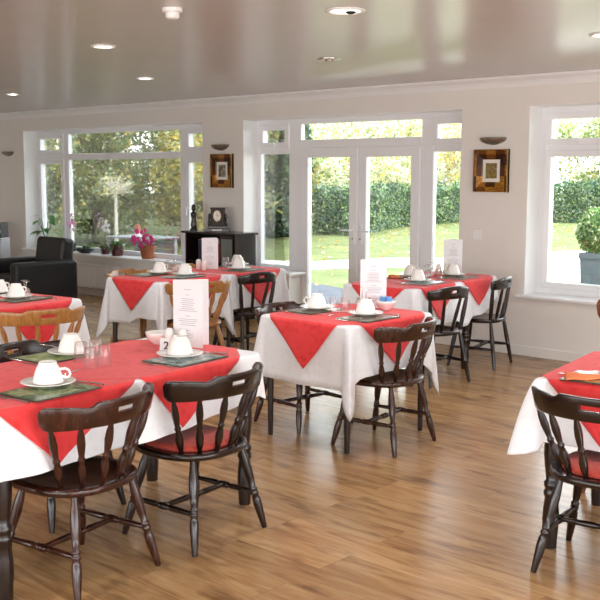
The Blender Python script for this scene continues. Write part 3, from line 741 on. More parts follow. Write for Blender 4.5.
def mk_shaker(holes):
    def f():
        t = empty('salt_shaker' if holes > 1 else 'pepper_shaker')
        MB().lathe([(.021, 0), (.0225, .002), (.0225, .06), (.021, .074), (.016, .085), (.008, .090), (.001, .091)], (0, 0, 0), 24).build('body', 'china', t)
        m = MB()
        for k in range(holes):
            a = 2*PI*k/holes; rr = .005 if holes > 1 else 0
            m.lathe([(.0013, .0895), (.0013, .0918), (.0004, .092)], (rr*math.cos(a), rr*math.sin(a), 0), 8)
        m.build('hole', 'blackp', t)
        return t
    return f
def mk_menu():
    """tall folded card standing as an upright V; front face looks to local -Y"""
    t = empty('menu_card'); w_, h_, th = .152, .285, .0016
    rr = random.Random(4)
    zs = [(.245, .018), (.222, .012)]+[(.205-.0085*i, .026+.024*rr.random()) for i in range(7)]+[(.132, .014)]+[(.118-.0085*i, .030+.022*rr.random()) for i in range(4)]+[(.070, .012)]+[(.056-.0085*i, .022+.02*rr.random()) for i in range(3)]
    for sg, nm in ((1, 'front_leaf'), (-1, 'back_leaf')):
        m = MB(); ang = 0 if sg == 1 else R(38)
        ca, sa = math.cos(ang), math.sin(ang)
        q = lambda x, y: (x*ca-y*sa, x*sa+y*ca)
        vs = [q(0, 0)+(0,), q(w_, 0)+(0,), q(w_, th)+(0,), q(0, th)+(0,)]; vs += [(a, b, h_) for a, b, _ in vs]
        m.add([(a-w_/2, b, c) for a, b, c in vs], [(0, 3, 2, 1), (4, 5, 6, 7), (0, 1, 5, 4), (1, 2, 6, 5), (2, 3, 7, 6), (3, 0, 4, 7)])
        nf = len(m.f)
        if sg == 1:
            for z, hl in zs: m.add([(-hl, -.0006, z), (hl, -.0006, z), (hl, -.0006, z+.0026), (-hl, -.0006, z+.0026)], [(0, 1, 2, 3)])
        o = m.build(nm, ['paper', 'ink'], t)
        for k, p in enumerate(o.data.polygons): p.material_index = 1 if k >= nf else 0
    return t
def put(kind, x, y, rz, label, z=None, s=1., grp=None):
    mk = {'saucer': (mk_saucer, 'saucer', 'white saucers'), 'cup': (mk_cup, 'cup', 'upturned white cups'), 'tumbler': (mk_tumbler, 'glass', 'upturned tumblers'), 'goblet': (mk_goblet, 'glass', 'upturned stem glasses'),
          'knife': (mk_knife, 'knife', 'steel knives'), 'fork': (mk_fork, 'fork', 'steel forks'), 'spoon': (mk_spoon, 'spoon', 'steel teaspoons'), 'napkin': (mk_napkin, 'napkin', 'folded white napkins'), 'bowl': (mk_bowl, 'bowl', 'white sugar bowls'),
          'salt': (mk_shaker(4), 'salt shaker', 'white salt shakers'), 'pepper': (mk_shaker(1), 'pepper shaker', 'white pepper shakers'), 'menu': (mk_menu, 'menu card', 'standing menu cards')}
    for c in 'ABCDE': mk['mat'+c] = (mat_maker('mat'+c), 'placemat', 'place mats')
    a, b, c = mk[kind]
    return inst(kind, a, x, y, TZ if z is None else z, rz, label, b, grp or c, s)
def setting(x, y, rz, m, where, handle=0., sx=0., sy=0., spoon=True, cutlery='kf'):
    """one laid place; local +x runs along the table edge, +y away from the sitter"""
    c, s_ = math.cos(rz), math.sin(rz); W_ = lambda u, v: (x+u*c-v*s_, y+u*s_+v*c)
    put(m, x, y, rz, s=1.1, label=dict(matA='dark green scenic placemat', matB='light green placemat', matC='blue grey scenic placemat', matD='brown grey placemat', matE='orange brown placemat')[m]+' '+where)
    p = W_(sx, sy); zz = TZ+.0052
    put('saucer', p[0], p[1], 0, 'white saucer under the cup '+where, zz, 1.15)
    put('cup', p[0], p[1], handle, 'white cup turned upside down '+where, zz+.0135, 1.15)
    if spoon:
        a = handle+R(70); put('spoon', p[0]+.108*math.cos(a), p[1]+.108*math.sin(a), a+R(180), 'steel teaspoon on the saucer '+where, zz+.0205)
    if 'k' in cutlery: q_ = W_(.185, 0); put('knife', q_[0], q_[1], rz+R(90), 'steel knife '+where)
    if 'f' in cutlery: q_ = W_(-.185, -.01); put('fork', q_[0], q_[1], rz+R(90), 'steel fork '+where)
H90 = R(90)
# rz: the sitter's right-hand direction
setting(-3.20, 2.09, R(96), 'matA', 'nearest the front left corner', R(40), .045, .065)
setting(-3.80, 2.52, R(-84), 'matB', 'across the table from the nearest chair', R(120), -.06, .03)
setting(-3.33, 2.88, R(96), 'matC', 'beside the number two card', R(150), .01, .045, False)
for i, (x, y, l) in enumerate(((-3.598, 2.51, 'leftmost'), (-3.622, 2.605, 'second'), (-3.455, 2.46, 'third'), (-3.465, 2.535, 'rightmost'))):
    put('tumbler', x, y, i, l+' of four upturned tumblers on the table numbered two', None, 1.0)
put('bowl', -3.74, 3.06, 0, 'white bowl behind the number two card'); put('salt', -3.645, 3.05, 0, 'white salt shaker behind the number two card, next to the bowl'); put('pepper', -3.575, 3.075, 0, 'white pepper shaker behind the number two card, next to the menu')
put('menu', -3.565, 3.10, R(14), 'largest menu card, standing on the table numbered two', None, 1.12)
t = tag(empty('table_number_card', (-3.545, 2.95, TZ), R(40)), 'small white card with the number 2', 'number card')
MB().add([(-.030, -.018, 0), (.030, -.018, 0), (.030, .018, 0), (-.030, .018, 0), (-.030, -.001, .062), (.030, -.001, .062), (.030, .001, .062), (-.030, .001, .062)], [(0, 3, 2, 1), (4, 5, 6, 7), (0, 1, 5, 4), (1, 2, 6, 5), (2, 3, 7, 6), (3, 0, 4, 7)]).build('card', 'paper', t)
fc = bpy.data.curves.new('numeral', 'FONT'); fc.body = '2'; fc.size = .052; fc.align_x = 'CENTER'; fc.extrude = .0004; fc.offset = .0006; fc.materials.append(M['blackink'])
tmp = bpy.data.objects.new('numeral_curve', fc); COL.objects.link(tmp); bpy.context.view_layer.update()
me = bpy.data.meshes.new_from_object(tmp.evaluated_get(bpy.context.evaluated_depsgraph_get())); bpy.data.objects.remove(tmp); me.name = 'numeral'
o = bpy.data.objects.new('numeral', me); COL.objects.link(o); o.parent = t; o.location = (0, -.0153, .0125); o.rotation_euler = (R(90)-math.atan2(.017, .062), 0, 0)
# centre table
setting(-4.00, 4.49, R(-90), 'matD', 'on the left of the centre table', R(200), -.03, .0, False, 'k')
setting(-3.56, 4.47, R(90), 'matD', 'on the right of the centre table', R(160), .05, .06)
put('tumbler', -3.858, 4.51, 0, 'upturned tumbler near the middle of the centre table, the left one'); put('tumbler', -3.795, 4.545, 0, 'upturned tumbler near the middle of the centre table, the right one')
put('spoon', -3.80, 4.40, R(10), 'steel spoon lying loose in front of the centre tumblers')
put('menu', -3.805, 4.825, R(36), 'menu card standing on the centre table', None, 1.06)
put('bowl', -3.70, 4.815, 0, 'white bowl of blue sachets on the centre table')
for k in range(6):
    o = MB().box(-.020, .020, -.0012, .0012, -.024, .024).build('sugar_sachet', 'blue'); a = k*1.05+.4
    o.location = (-3.70+.020*math.cos(a), 4.815+.020*math.sin(a), TZ+.058); o.rotation_euler = (R(22)*math.sin(a), R(18)*math.cos(a), a)
    tag(o, 'blue sachet standing in the white bowl', 'sachet', 'blue sachets in the bowl')
t = tag(empty('cruet_stand', (-3.765, 4.685, TZ), R(36)), 'wire cruet stand with tall loop handle on the centre table', 'cruet stand')
MB().box(-.055, .055, -.032, .032, .002, .007).build('tray', 'chrome', t, .003)
MB().tube([(-.012, 0, .006), (-.012, 0, .12), (-.010, 0, .140), (0, 0, .148), (.010, 0, .140), (.012, 0, .12), (.012, 0, .006)], .003).build('handle', 'chrome', t)
for sx in (-1, 1):
    b = MB().lathe([(.018, .0075), (.019, .01), (.019, .055), (.012, .066), (.010, .070)], (sx*.033, 0, 0), 20).build('cruet_pot', 'glass', t)
    MB().lathe([(.012, .0705), (.0125, .078), (.006, .083)], (sx*.033, 0, 0), 16).build('cruet_lid', 'bronze', b)
# table below the pink flowers and table before the bookcase
setting(-6.435, 5.19, R(-85), 'matD', 'near the pine crest under the pink flowers', R(90), -.08, .03, True, 'k')
setting(-6.11, 5.26, R(95), 'matC', 'by the pine chair behind the tall menu card', R(100), .06, .03)
for i, (x, y, l) in enumerate(((-6.42, 5.44, 'front'), (-6.48, 5.42, 'left'), (-6.48, 5.50, 'rear'))): put('goblet', x, y, 0, l+' upturned stem glass on the table below the pink flowers', None, .85)
put('salt', -6.50, 5.78, 0, 'white salt shaker in front of the menu by the bookcase'); put('pepper', -6.42, 5.77, 0, 'white pepper shaker in front of the menu by the bookcase')
put('menu', -6.45, 5.87, R(35), 'menu card standing before the bookcase', None, .95)
for i, (x, y, l) in enumerate(((-6.44, 6.05, 'left'), (-6.36, 6.09, 'right'))): put('tumbler', x, y, 0, l+' upturned tumbler beside the menu by the bookcase')
setting(-6.17, 6.00, R(95), 'matD', 'at the black spindle chair', R(100), .0, .05)
setting(-6.51, 6.22, R(-85), 'matD', 'on the bookcase side of the table', R(100), -.02, .02, False, '')
# table in front of the glazed doors
o = put('napkin', -4.82, 6.40, R(50), 'crumpled orange napkin at the door side of the far table'); o.data = o.data.copy(); o.data.materials[0] = M['orange']; o.scale = (.6, .6, 1.6)
setting(-4.78, 6.55, R(-85), 'matD', 'on the door side of the far table', R(100), .0, .0, False, 'k')
for i, (x, y, l) in enumerate(((-4.62, 6.40, 'nearest'), (-4.60, 6.50, 'second'), (-4.74, 6.80, 'farthest'), (-4.66, 6.62, 'third'))): put('goblet', x, y, 0, l+' of the upturned stem glasses on the far table', None, .9)
setting(-4.45, 6.26, R(95), 'matC', 'at the first spindle chair by the doors', R(100), .02, .06)
setting(-4.50, 6.80, R(95), 'matD', 'at the spindle chair beside the wall', R(100), .06, .07)
put('salt', -4.75, 6.90, 0, 'white salt shaker beside the menu nearest the wall'); put('pepper', -4.66, 6.88, 0, 'white pepper shaker beside the menu nearest the wall')
put('menu', -4.67, 6.99, R(42), 'menu card nearest the wall, left of the switch', None, 1.02)
# far left table
setting(-5.73, 3.55, R(98), 'matD', 'on the far left table near the pine chair', R(100), .0, .06)
setting(-6.08, 3.50, R(-82), 'matD', 'on the far left table beside the armchair', R(100), -.10, .0)
put('goblet', -5.94, 3.70, 0, 'left upturned stem glass on the far left table', None, .85); put('goblet', -5.87, 3.67, 0, 'right upturned stem glass on the far left table', None, .85)
put('spoon', -5.62, 3.73, R(20), 'steel spoon near the corner of the far left table')
# right edge table
setting(-1.76, 3.76, R(9), 'matE', 'on the table cut by the right edge', R(100), .13, .10, False, '')
put('napkin', -1.815, 3.70, R(30), 'folded white napkin on the right edge placemat', TZ+.0085)
put('fork', -1.90, 3.80, R(60), 'steel fork on the table cut by the right edge')

# ------------------------------------------------------------------ far left corner: armchair, speaker, bookcase, plants
t = tag(empty('armchair', (-9.83, 6.17, 0), PI), 'black leather armchair in the far left corner', 'armchair')
MB().box(-.38, .38, -.33, .38, .06, .30).build('base', 'leather', t, .02, 3)
MB().box(-.265, .265, -.22, .40, .302, .445).build('seat_cushion', 'leather', t, .045, 4)
m = MB().box(-.27, .27, -.10, .085, 0, .44); o = m.build('backrest', 'leather', t, .05, 4); o.location = (0, -.31, .40); o.rotation_euler = (R(-9), 0, 0); o.rotation_euler = (R(9), 0, 0)
for sx in (-1, 1): MB().box(sx*.335-.075, sx*.335+.075, -.40, .40, .06, .60).build('armrest', 'leather', t, .04, 4)
for sx in (-1, 1):
    for sy in (-1, 1): MB().lathe([(.02, 0), (.025, .06)], (sx*.33, sy*.32, 0), 12).build('foot', 'black', t)
t = tag(empty('loudspeaker', (-12.14, 7.17, .705), R(30)), 'black speaker with white ring badge on top of the silver unit', 'speaker')
MB().box(-.11, .11, -.11, .11, 0, .20).build('cabinet', 'blackp', t, .006)
MB().lathe([(.044, 0), (.044, .003), (.030, .003), (.030, 0)], (0, 0, 0), 28, False, False).build('ring_badge', 'paper', t).matrix_local = Matrix.Translation((.062, -.1105, .085)) @ Matrix.Rotation(R(90), 4, 'X')
MB().lathe([(.015, 0), (.015, .003)], (0, 0, 0), 20).build('badge_dot', 'paper', t).matrix_local = Matrix.Translation((.062, -.1105, .085)) @ Matrix.Rotation(R(90), 4, 'X')
t = tag(empty('audio_unit', (-12.14, 7.17, 0), R(30)), 'tall silver audio unit under the black speaker at the left edge', 'audio unit')
MB().box(-.12, .12, -.12, .12, .02, .70).build('body', 'silver', t, .008); MB().box(-.13, .13, -.13, .13, 0, .02).build('plinth', 'blackp', t)
MB().box(-.095, .095, -.124, -.1205, .12, .62).build('front_panel', 'silver', t, .002)

t = tag(empty('bookcase', (-8.02, 7.45, 0)), 'black wooden bookcase with books beside the left window', 'bookcase')
bx, by, bh = .40, .155, .94
MB().box(-bx-.04, bx+.04, -by-.03, by, bh-.025, bh).build('top', 'black', t, .006)
for x0 in (-bx, .165, bx-.02): MB().box(x0, x0+.02, -by, by-.012, .06, bh-.026).build('side_panel', 'black', t)
MB().box(-bx, bx, by-.012, by-.002, .06, bh-.026).build('back_panel', 'black', t); MB().box(-bx, bx, -by-.01, by-.012, 0, .06).build('plinth', 'black', t)
for z in (.30, .60): MB().box(-bx+.021, .164, -by+.01, by-.013, z, z+.018).build('shelf', 'black', t)
dd = MB().box(.187, bx-.022, -by-.014, -by-.002, .066, bh-.03).build('door', 'black', t, .003)
MB().box(.200, bx-.035, -by-.017, -by-.0145, .10, bh-.065).build('glass_pane', 'cabgrey', dd)
rb = random.Random(3); x = -.215
cols = [('book_navy', (.02, .03, .09)), ('book_brown', (.10, .05, .03)), ('book_black', (.015, .015, .02)), ('book_teal', (.02, .22, .20)), ('book_red', (.42, .03, .03)), ('book_cream', (.6, .55, .45)), ('book_maroon', (.20, .02, .03)), ('book_grey', (.25, .25, .27))]
seq = [0, 2, 1, 0, 7, 2, 3, 3, 4, 5, 6, 4]
names = ['first navy book from the left on the upper bookcase shelf', 'first black book from the left on the upper bookcase shelf', 'brown book on the upper bookcase shelf', 'second navy book on the upper bookcase shelf', 'grey book on the upper bookcase shelf', 'second black book on the upper bookcase shelf', 'taller teal book on the upper bookcase shelf', 'shorter teal book on the upper bookcase shelf', 'first red book after the teal ones on the upper shelf', 'cream book between two red spines on the upper shelf', 'maroon book on the upper bookcase shelf', 'last red book against the bookcase divider']
for c, v in cols: M[c] = simple(c, v+(1,), .5, noise=.06, scale=30)
for i, k in enumerate(seq):
    w_ = .026+.008*rb.random(); h_ = .20+.05*rb.random()-(.03 if i == 7 else 0); d_ = .16
    if x+w_ > .163: break
    b = tag(empty('book', (-8.02+x, 7.45-by+.025, .619)), names[i], 'book', 'books on the upper bookcase shelf')
    MB().box(0, w_, 0, d_, 0, h_).build('cover', cols[k][0], b, .002); MB().box(.003, w_-.003, .003, d_+.001, h_, h_+.0012).build('pages', 'mount', b)
    x += w_+.001
# things on the bookcase
t = tag(empty('mantel_clock', (-8.02, 7.42, .94), R(36)), 'dark carved mantel clock with oval white dial on the bookcase', 'clock')
MB().box(-.125, .125, -.06, .06, 0, .035).box(-.105, .105, -.05, .05, .035, .06).build('plinth', 'black', t, .004)
MB().rings([[(x*k, -.042, z), (x*k, .042, z)] for x, k, z in ()] or [[(-a, -.042, z), (a, -.042, z), (a, .042, z), (-a, .042, z)] for a, z in ((.095, .06), (.085, .09), (.075, .12), (.072, .24), (.078, .25), (.078, .262))], True, True, True, False).build('case', 'mattdark', t, .003)
for sx in (-1, 1): MB().turned((sx*.098, -.02, .06), (sx*.088, -.02, .20), SPIN).build('side_column', 'black', t)
def oval(r1, r2, y, n=28): return [(r1*math.cos(2*PI*i/n), y, .172+r2*math.sin(2*PI*i/n)) for i in range(n)]
MB().rings([oval(.045, .062, -.0425), oval(.045, .062, -.047), oval(.040, .057, -.047), oval(.040, .057, -.0445)], True, False, False).build('bezel', 'gold', t)
MB().add(oval(.041, .058, -.0446), [tuple(range(28))]).build('dial', 'mount', t)
MB().box(-.002, .002, -.0458, -.0448, .172, .208).box(0, .024, -.0458, -.0448, .170, .174).build('hand', 'blackp', t)
MB().box(-.055, .055, -.0615, -.0605, .012, .026).build('brass_plaque', 'mount', t)
t = tag(empty('carved_figurine', (-8.395, 7.40, .94)), 'slim dark carved wooden figure on the left end of the bookcase', 'figurine')
MB().lathe([(.042, 0), (.044, .012), (.036, .022)], (0, 0, 0), 20).build('base', 'black', t)
MB().lathe([(.030, .022), (.036, .06), (.030, .10), (.024, .13), (.034, .17), (.036, .19), (.020, .205), (.011, .212)], (0, 0, 0), 16).build('body', 'black', t)
MB().lathe([(.010, .208), (.022, .222), (.025, .240), (.022, .258), (.026, .264), (.016, .285), (.004, .290)], (0, 0, 0), 16).build('head', 'black', t)

def leafblade(mb, base, d, L, wd, droop, n=6):
    base = Vector(base); d = Vector(d).normalized(); sidev = d.cross(Vector((0, 0, 1)));
    sidev = sidev.normalized() if sidev.length > .01 else Vector((1, 0, 0)); A, B = [], []
    for k in range(n+1):
        u = k/n; c = base+d*(L*u)+Vector((0, 0, -droop*L*u*u)); w_ = wd*(math.sin(PI*min(1, .12+u*.88))**.8)*.5
        A.append(tuple(c-sidev*w_)); B.append(tuple(c+sidev*w_))
    mb.rings([A, B], False, False, False)
def blades(mb, c, n, L, wd, rr, up=.8, droop=.5):
    for k in range(n):
        a = 2*PI*k/n+rr.uniform(-.4, .4); e = up*rr.uniform(.5, 1.4)
        leafblade(mb, c, (math.cos(a), math.sin(a), e), L*rr.uniform(.7, 1.2), wd*rr.uniform(.8, 1.2), droop*rr.uniform(.6, 1.3))
def bloom(mb, c, r, rr, n=5):
    c = Vector(c); ax = Vector((rr.uniform(-.6, .6), -1, rr.uniform(-.2, .6))).normalized(); x = ax.cross(Vector((0, 0, 1))).normalized(); y = ax.cross(x)
    for k in range(n):
        a = 2*PI*k/n; d = x*math.cos(a)+y*math.sin(a); s_ = ax.cross(d)
        mb.add([tuple(c), tuple(c+d*r*.55-s_*r*.42+ax*.1*r), tuple(c+d*r+ax*.25*r), tuple(c+d*r*.55+s_*r*.42+ax*.1*r)], [(0, 1, 2, 3)], True)
def pot(t, m, r0, r1, h, rim=.006):
    MB().lathe([(r0, 0), (r1*.97, h*.84), (r1+rim, h*.85), (r1+rim, h), (r1-.006, h), (r1-.010, h*.9)], (0, 0, 0), 28, True, False).build('pot', m, t)
    MB().lathe([(r1-.009, h*.88), (.001, h*.9)], (0, 0, 0), 20, False, True).build('soil', 'soil', t)
SZ = .536
rr = random.Random(5)
t = tag(empty('leafy_pot_plant', (-11.80, 7.70, SZ), 0, 1.4), 'green leafy plant at the left end of the window sill', 'pot plant'); pot(t, 'bowlm', .05, .065, .09)
m = MB()
for k in range(9):
    a = rr.uniform(0, 6.28); h_ = rr.uniform(.10, .22); c = (.09*math.cos(a), .06*math.sin(a), .09+h_)
    m.tube([(0, 0, .085), (c[0]*.5, c[1]*.5, .09+h_*.6), c], .003, 5)
m.build('stem', 'lhouse', t); m = MB()
for k in range(16):
    a = rr.uniform(0, 6.28); h_ = rr.uniform(.06, .24); c = (.07*math.cos(a), .05*math.sin(a), .09+h_); leafblade(m, c, (math.cos(a), .6*math.sin(a), .2), .11, .05, .6)
m.build('foliage', 'lhouse', t)
def orchid(name, x, y, pm, lab, hgt, lean, potm, flowers, fr):
    t = tag(empty(name, (x, y, SZ), 0, 1.15), lab, 'orchid', 'orchids on the window sill'); pot(t, potm, .045, .06, .085)
    m = MB(); blades(m, (0, 0, .082), 7, .12, .05, rr, .5, .55); m.build('foliage', 'ldark', t)
    pts = [(0, 0, .08), (lean*.15, -.01, .08+hgt*.45), (lean*.45, -.02, .08+hgt*.85), (lean*.8, -.02, .08+hgt), (lean*1.2, -.02, .08+hgt*.9)]
    MB().tube(pts, .003, 6).build('stem', 'lhouse', t)
    m = MB()
    for k in range(flowers): u = k/max(1, flowers-1); bloom(m, (lean*(.35+.85*u)+rr.uniform(-.02, .02), -.035, .08+hgt*(1.06-.55*abs(u-.5)-.25*(k % 3)*.5)), fr, rr)
    m.build('blossom', pm, t)
orchid('orchid', -11.21, 7.71, 'lilac', 'pink orchid on the sill behind the armchair', .33, .10, 'bowlm', 12, .030)
orchid('orchid', -10.50, 7.74, 'petal', 'white orchid on the sill behind the dark shallow bowl', .28, .09, 'glaze', 8, .030)
t = tag(empty('planted_bowl', (-10.86, 7.68, SZ), 0, 1.15), 'dark shallow bowl of low plants on the window sill', 'pot plant')
MB().lathe([(.05, 0), (.085, .02), (.125, .055), (.120, .056), (.105, .045), (.001, .044)], (0, 0, 0), 32).build('bowl', 'bowlm', t)
m = MB(); blades(m, (-.03, 0, .045), 9, .16, .035, rr, .9, .7); blades(m, (.04, .01, .045), 8, .13, .03, rr, 1.0, .6); m.build('foliage', 'ldark', t)
t = tag(empty('spider_plant', (-10.20, 7.70, SZ), 0, 1.25), 'grassy green plant in an oxblood glazed pot on the sill', 'pot plant'); pot(t, 'glaze', .055, .075, .115)
m = MB(); blades(m, (0, 0, .105), 26, .19, .018, rr, 1.0, .8); m.build('foliage', 'lhouse', t)
t = tag(empty('pink_geranium', (-9.58, 7.69, SZ), 0, 1.25), 'pink flowering plant in a terracotta pot on the sill', 'pot plant'); pot(t, 'terra', .055, .08, .13)
m = MB()
for k in range(46):
    a = rr.uniform(0, 6.28); r_ = .15*rr.random()**.6; c = (r_*math.cos(a), .7*r_*math.sin(a), .13+rr.uniform(.0, .13)); leafblade(m, c, (math.cos(a), math.sin(a), .3), .07, .045, .3, 4)
m.build('foliage', 'lhouse', t); m = MB()
for k in range(40):
    a = rr.uniform(0, 6.28); r_ = .17*rr.random()**.5; bloom(m, (r_*math.cos(a), -.05+.5*r_*math.sin(a), .16+rr.uniform(-.05, .15)*(1-r_*2)), .025, rr)
m.build('blossom', 'pink', t)

# ------------------------------------------------------------------ the garden
GZ = -.12
struct(MB().box(-70, 40, DO, 90, GZ-.1, GZ).build('lawn', 'lawn'))
struct(MB().add([(-14, DO+.01, GZ+.01), (-6.0, DO+.01, GZ+.01), (-7.0, 9.6, GZ+.01), (-9.2, 11.2, GZ+.01), (-10.2, 11.5, GZ+.01), (-11.6, 12.0, GZ+.01), (-14, 11.6, GZ+.01)], [tuple(range(7))]).build('patio', 'patio'))
struct(MB().add([(x, y, GZ+.008) for x, y in ((-16, 12.5), (-13.06, 13.1), (-11.82, 13.16), (-11.04, 14.6), (-10.39, 14.9), (-7.89, 14.64), (-6, 14.5), (2, 14.5), (2, 21.6), (-10.4, 21.5), (-10.88, 20.15), (-11.68, 17.0), (-12.34, 16.4), (-12.93, 14.4), (-13.83, 14.0), (-16, 13.6))], [tuple(range(16))]).build('painted_sun_patch', 'sunpatch'))  # bright sunlit strip of the lawn, its light painted as a pale sheet
def leaves_mesh(name, pts, size, mats, weights, parent=None, flat=0.):
    n = len(pts); a = RNG.normal(size=(n, 3)); a[:, 2] = a[:, 2]*(1-flat)+(flat*3); a /= np.linalg.norm(a, axis=1)[:, None]
    b = RNG.normal(size=(n, 3)); b -= (b*a).sum(1)[:, None]*a; b /= np.linalg.norm(b, axis=1)[:, None]; c = np.cross(a, b)
    s_ = (size*RNG.uniform(.6, 1.4, n))[:, None]
    V = np.stack([pts-b*s_, pts-c*s_*.55, pts+b*s_, pts+c*s_*.55], 1).reshape(-1, 3)
    me = bpy.data.meshes.new(name); me.vertices.add(4*n); me.vertices.foreach_set('co', V.astype('f').ravel())
    me.loops.add(4*n); me.loops.foreach_set('vertex_index', np.arange(4*n, dtype='i')); me.polygons.add(n)
    me.polygons.foreach_set('loop_start', np.arange(0, 4*n, 4, dtype='i')); me.polygons.foreach_set('loop_total', np.full(n, 4, 'i'))
    for k in mats: me.materials.append(M[k])
    me.polygons.foreach_set('material_index', RNG.choice(len(mats), n, p=np.array(weights)/sum(weights)).astype('i'))
    me.update(); me.validate()
    o = bpy.data.objects.new(name, me); COL.objects.link(o)
    if parent: o.parent = parent
    return o
def blob(c, r, n, shell=.6, clumps=0, cr=.3):
    d = RNG.normal(size=(n, 3)); d /= np.linalg.norm(d, axis=1)[:, None]; rad = shell+(1-shell)*RNG.random(n)
    if clumps:
        e = RNG.normal(size=(clumps, 3)); e /= np.linalg.norm(e, axis=1)[:, None]; e *= (RNG.random(clumps)**.45)[:, None]
        p = e[RNG.integers(0, clumps, n)]+d*rad[:, None]*cr
    else: p = d*rad[:, None]
    return p*np.array(r)+np.array(c)
PLANTS = []; HSEG = []
def own(p, me):
    """leaves stay on the plant's own side of its neighbours"""
    x0, y0, r0 = me; keep = np.ones(len(p), bool); d0 = np.hypot(p[:, 0]-x0, p[:, 1]-y0)/r0
    for x1, y1, r1 in PLANTS:
        if (x1, y1, r1) == me: continue
        keep &= d0+.05 < np.hypot(p[:, 0]-x1, p[:, 1]-y1)/r1
    return p[keep]
def shrub(x, y, h, rx, ry, n, size, mats, wts, lab, group, z0=.3, clumps=40, cr=.33, name='garden_shrub', cat='shrub', trunk='bark', tr=.05):
    t = tag(empty(name, (x, y, GZ)), lab, cat, group)
    hz = (h-z0)/2; p = blob((0, 0, z0+hz), (rx, ry, hz), n, .35, clumps, cr); p[:, 2] = np.maximum(p[:, 2], .06)
    p = own(p+[x, y, 0], (x, y, max(rx, ry)))-[x, y, 0]
    leaves_mesh('foliage', p, size, mats, wts, t)
    m = MB(); rr_ = random.Random(int(x*100)); m.tube([(0, 0, 0), (.05, .03, z0+hz*.5), (0, 0, z0+hz*1.3)], [tr, tr*.8, tr*.3])
    for k in range(9):
        a = rr_.uniform(0, 6.28); z = z0+hz*rr_.uniform(.0, 1.); m.tube([(0, 0, z*.8), (rx*.3*math.cos(a), ry*.3*math.sin(a), z+hz*.35), (rx*.5*math.cos(a), ry*.5*math.sin(a), z+hz*.6)], [tr*.5, tr*.3, tr*.12], 6)
    m.build('trunk', trunk, t)
    return t
GS = 'mixed shrubs along the left of the garden'
GTb = 'pale autumn trees beyond the hedge'
SHR = [
 (-21.6, 11.6, 4.2, 2.2, 2.2, 24000, ['lolive', 'lgreen', 'lorange', 'lgrey'], [4, 3, 1.5, 4], 'olive and russet shrub seen through the narrow left pane', .1),
 (-20.3, 14.6, 4.6, 2.2, 2.0, 30000, ['lolive', 'lgreen', 'lyel', 'lgrey', 'lpale'], [4, 4, 2.0, 5, 2], 'grey green mottled shrub behind the pale slim trunk', .1),
 (-19.3, 17.6, 4.7, 2.0, 1.9, 28000, ['lolive', 'lgreen', 'lyel', 'lgrey', 'lpale'], [4, 4, 2.6, 4, 1.5], 'green shrub in the middle of the left window view', .1),
 (-17.6, 15.6, 3.6, 1.15, 1.15, 15000, ['lyel', 'lgreen', 'lolive', 'lpale'], [5, 2, 2, 2], 'golden yellow shrub behind the sill flowers', .1),
]
CON = (-18.95, 19.4, 6.0, 1.05, 1.1, 26000)
TR = [
 (-22.6, 23.8, 3.9, 2.2, 15000, ['lpale', 'lgreen', 'lyel', 'lwhite'], [4, 3, 1.5, 4], 'pale green tree over the hedge in the left door pane', .5),
 (-23.6, 28.2, 4.2, 2.3, 14000, ['lpale', 'lgreen', 'lyel', 'lwhite'], [5, 2, 1.5, 4], 'pale twiggy tree over the hedge where the doors meet', .5),
 (-24.4, 32.4, 4.4, 2.3, 14000, ['lpale', 'lyel', 'lgreen', 'lwhite'], [5, 1.5, 1, 5], 'whitish branching tree in the right door pane', .4),
 (-21.6, 35.6, 4.5, 2.2, 14000, ['lyel', 'lpale', 'lolive', 'lwhite'], [3, 4, 1, 4], 'yellow leaved tree behind the right sidelight', .3),
 (-18.0, 38.2, 5.0, 2.3, 16000, ['lpale', 'lgreen', 'lyel', 'lwhite'], [4, 4, 1.5, 3], 'light green tree in the left of the right window', .4),
 (-14.4, 40.0, 5.6, 2.5, 17000, ['lpale', 'lgreen', 'lolive', 'lwhite'], [3, 5, 1, 2], 'leafy green tree in the middle of the right window', .4),
 (-10.2, 41.0, 4.6, 2.2, 13000, ['lorange', 'lyel', 'lpale', 'lwhite'], [3, 3, 3, 2], 'russet and pink tree at the edge of the right window', .4),
 (-29.0, 36.0, 8.0, 3.8, 15000, ['lpale', 'lyel', 'lgreen', 'lwhite'], [5, 1.5, 1.5, 4], 'tall pale tree high above the doors', 1.6),
 (-21.0, 46.0, 8.5, 4.0, 15000, ['lpale', 'lgreen', 'lyel', 'lwhite'], [5, 2, 1.5, 4], 'tall pale tree high behind the right sidelight', 1.6),
 (-26.5, 17.5, 7.5, 3.4, 24000, ['lpale', 'lgreen', 'lyel', 'lwhite'], [3, 4, 2, 2], 'tall green tree behind the shrubs in the left window', 1.2),
 (-28.5, 11.0, 7.0, 3.2, 20000, ['lpale', 'lgreen', 'lolive', 'lwhite'], [4, 3, 2, 2], 'tall pale tree behind the shrubs at the far left', 1.0),
 (-27.0, 42.5, 8.5, 2.6, 14000, ['lpale', 'lgreen', 'lyel', 'lwhite'], [5, 2, 2, 4], 'tall pale tree high behind the small right pane of the doors', .8),
 (-25.2, 37.6, 5.0, 2.0, 12000, ['lpale', 'lorange', 'lyel', 'lwhite'], [4, 1, 3, 4], 'pale branching tree close behind the right sidelight', .3),
 (-26.5, 25.0, 7.0, 2.4, 13000, ['lpale', 'lgreen', 'lyel', 'lwhite'], [4, 2, 1.5, 4], 'tall pale tree behind the conifer and left door pane', 1.6),
]
PLANTS += [(a[0], a[1], max(a[3], a[4])) for a in SHR]+[(CON[0], CON[1], CON[4])]+[(a[0], a[1], a[3]) for a in TR]
for x, y, h, rx, ry, n_, mats, wts, lab, z0 in SHR: shrub(x, y, h, rx, ry, n_, .055, mats, wts, lab, GS, z0, 70, .27)
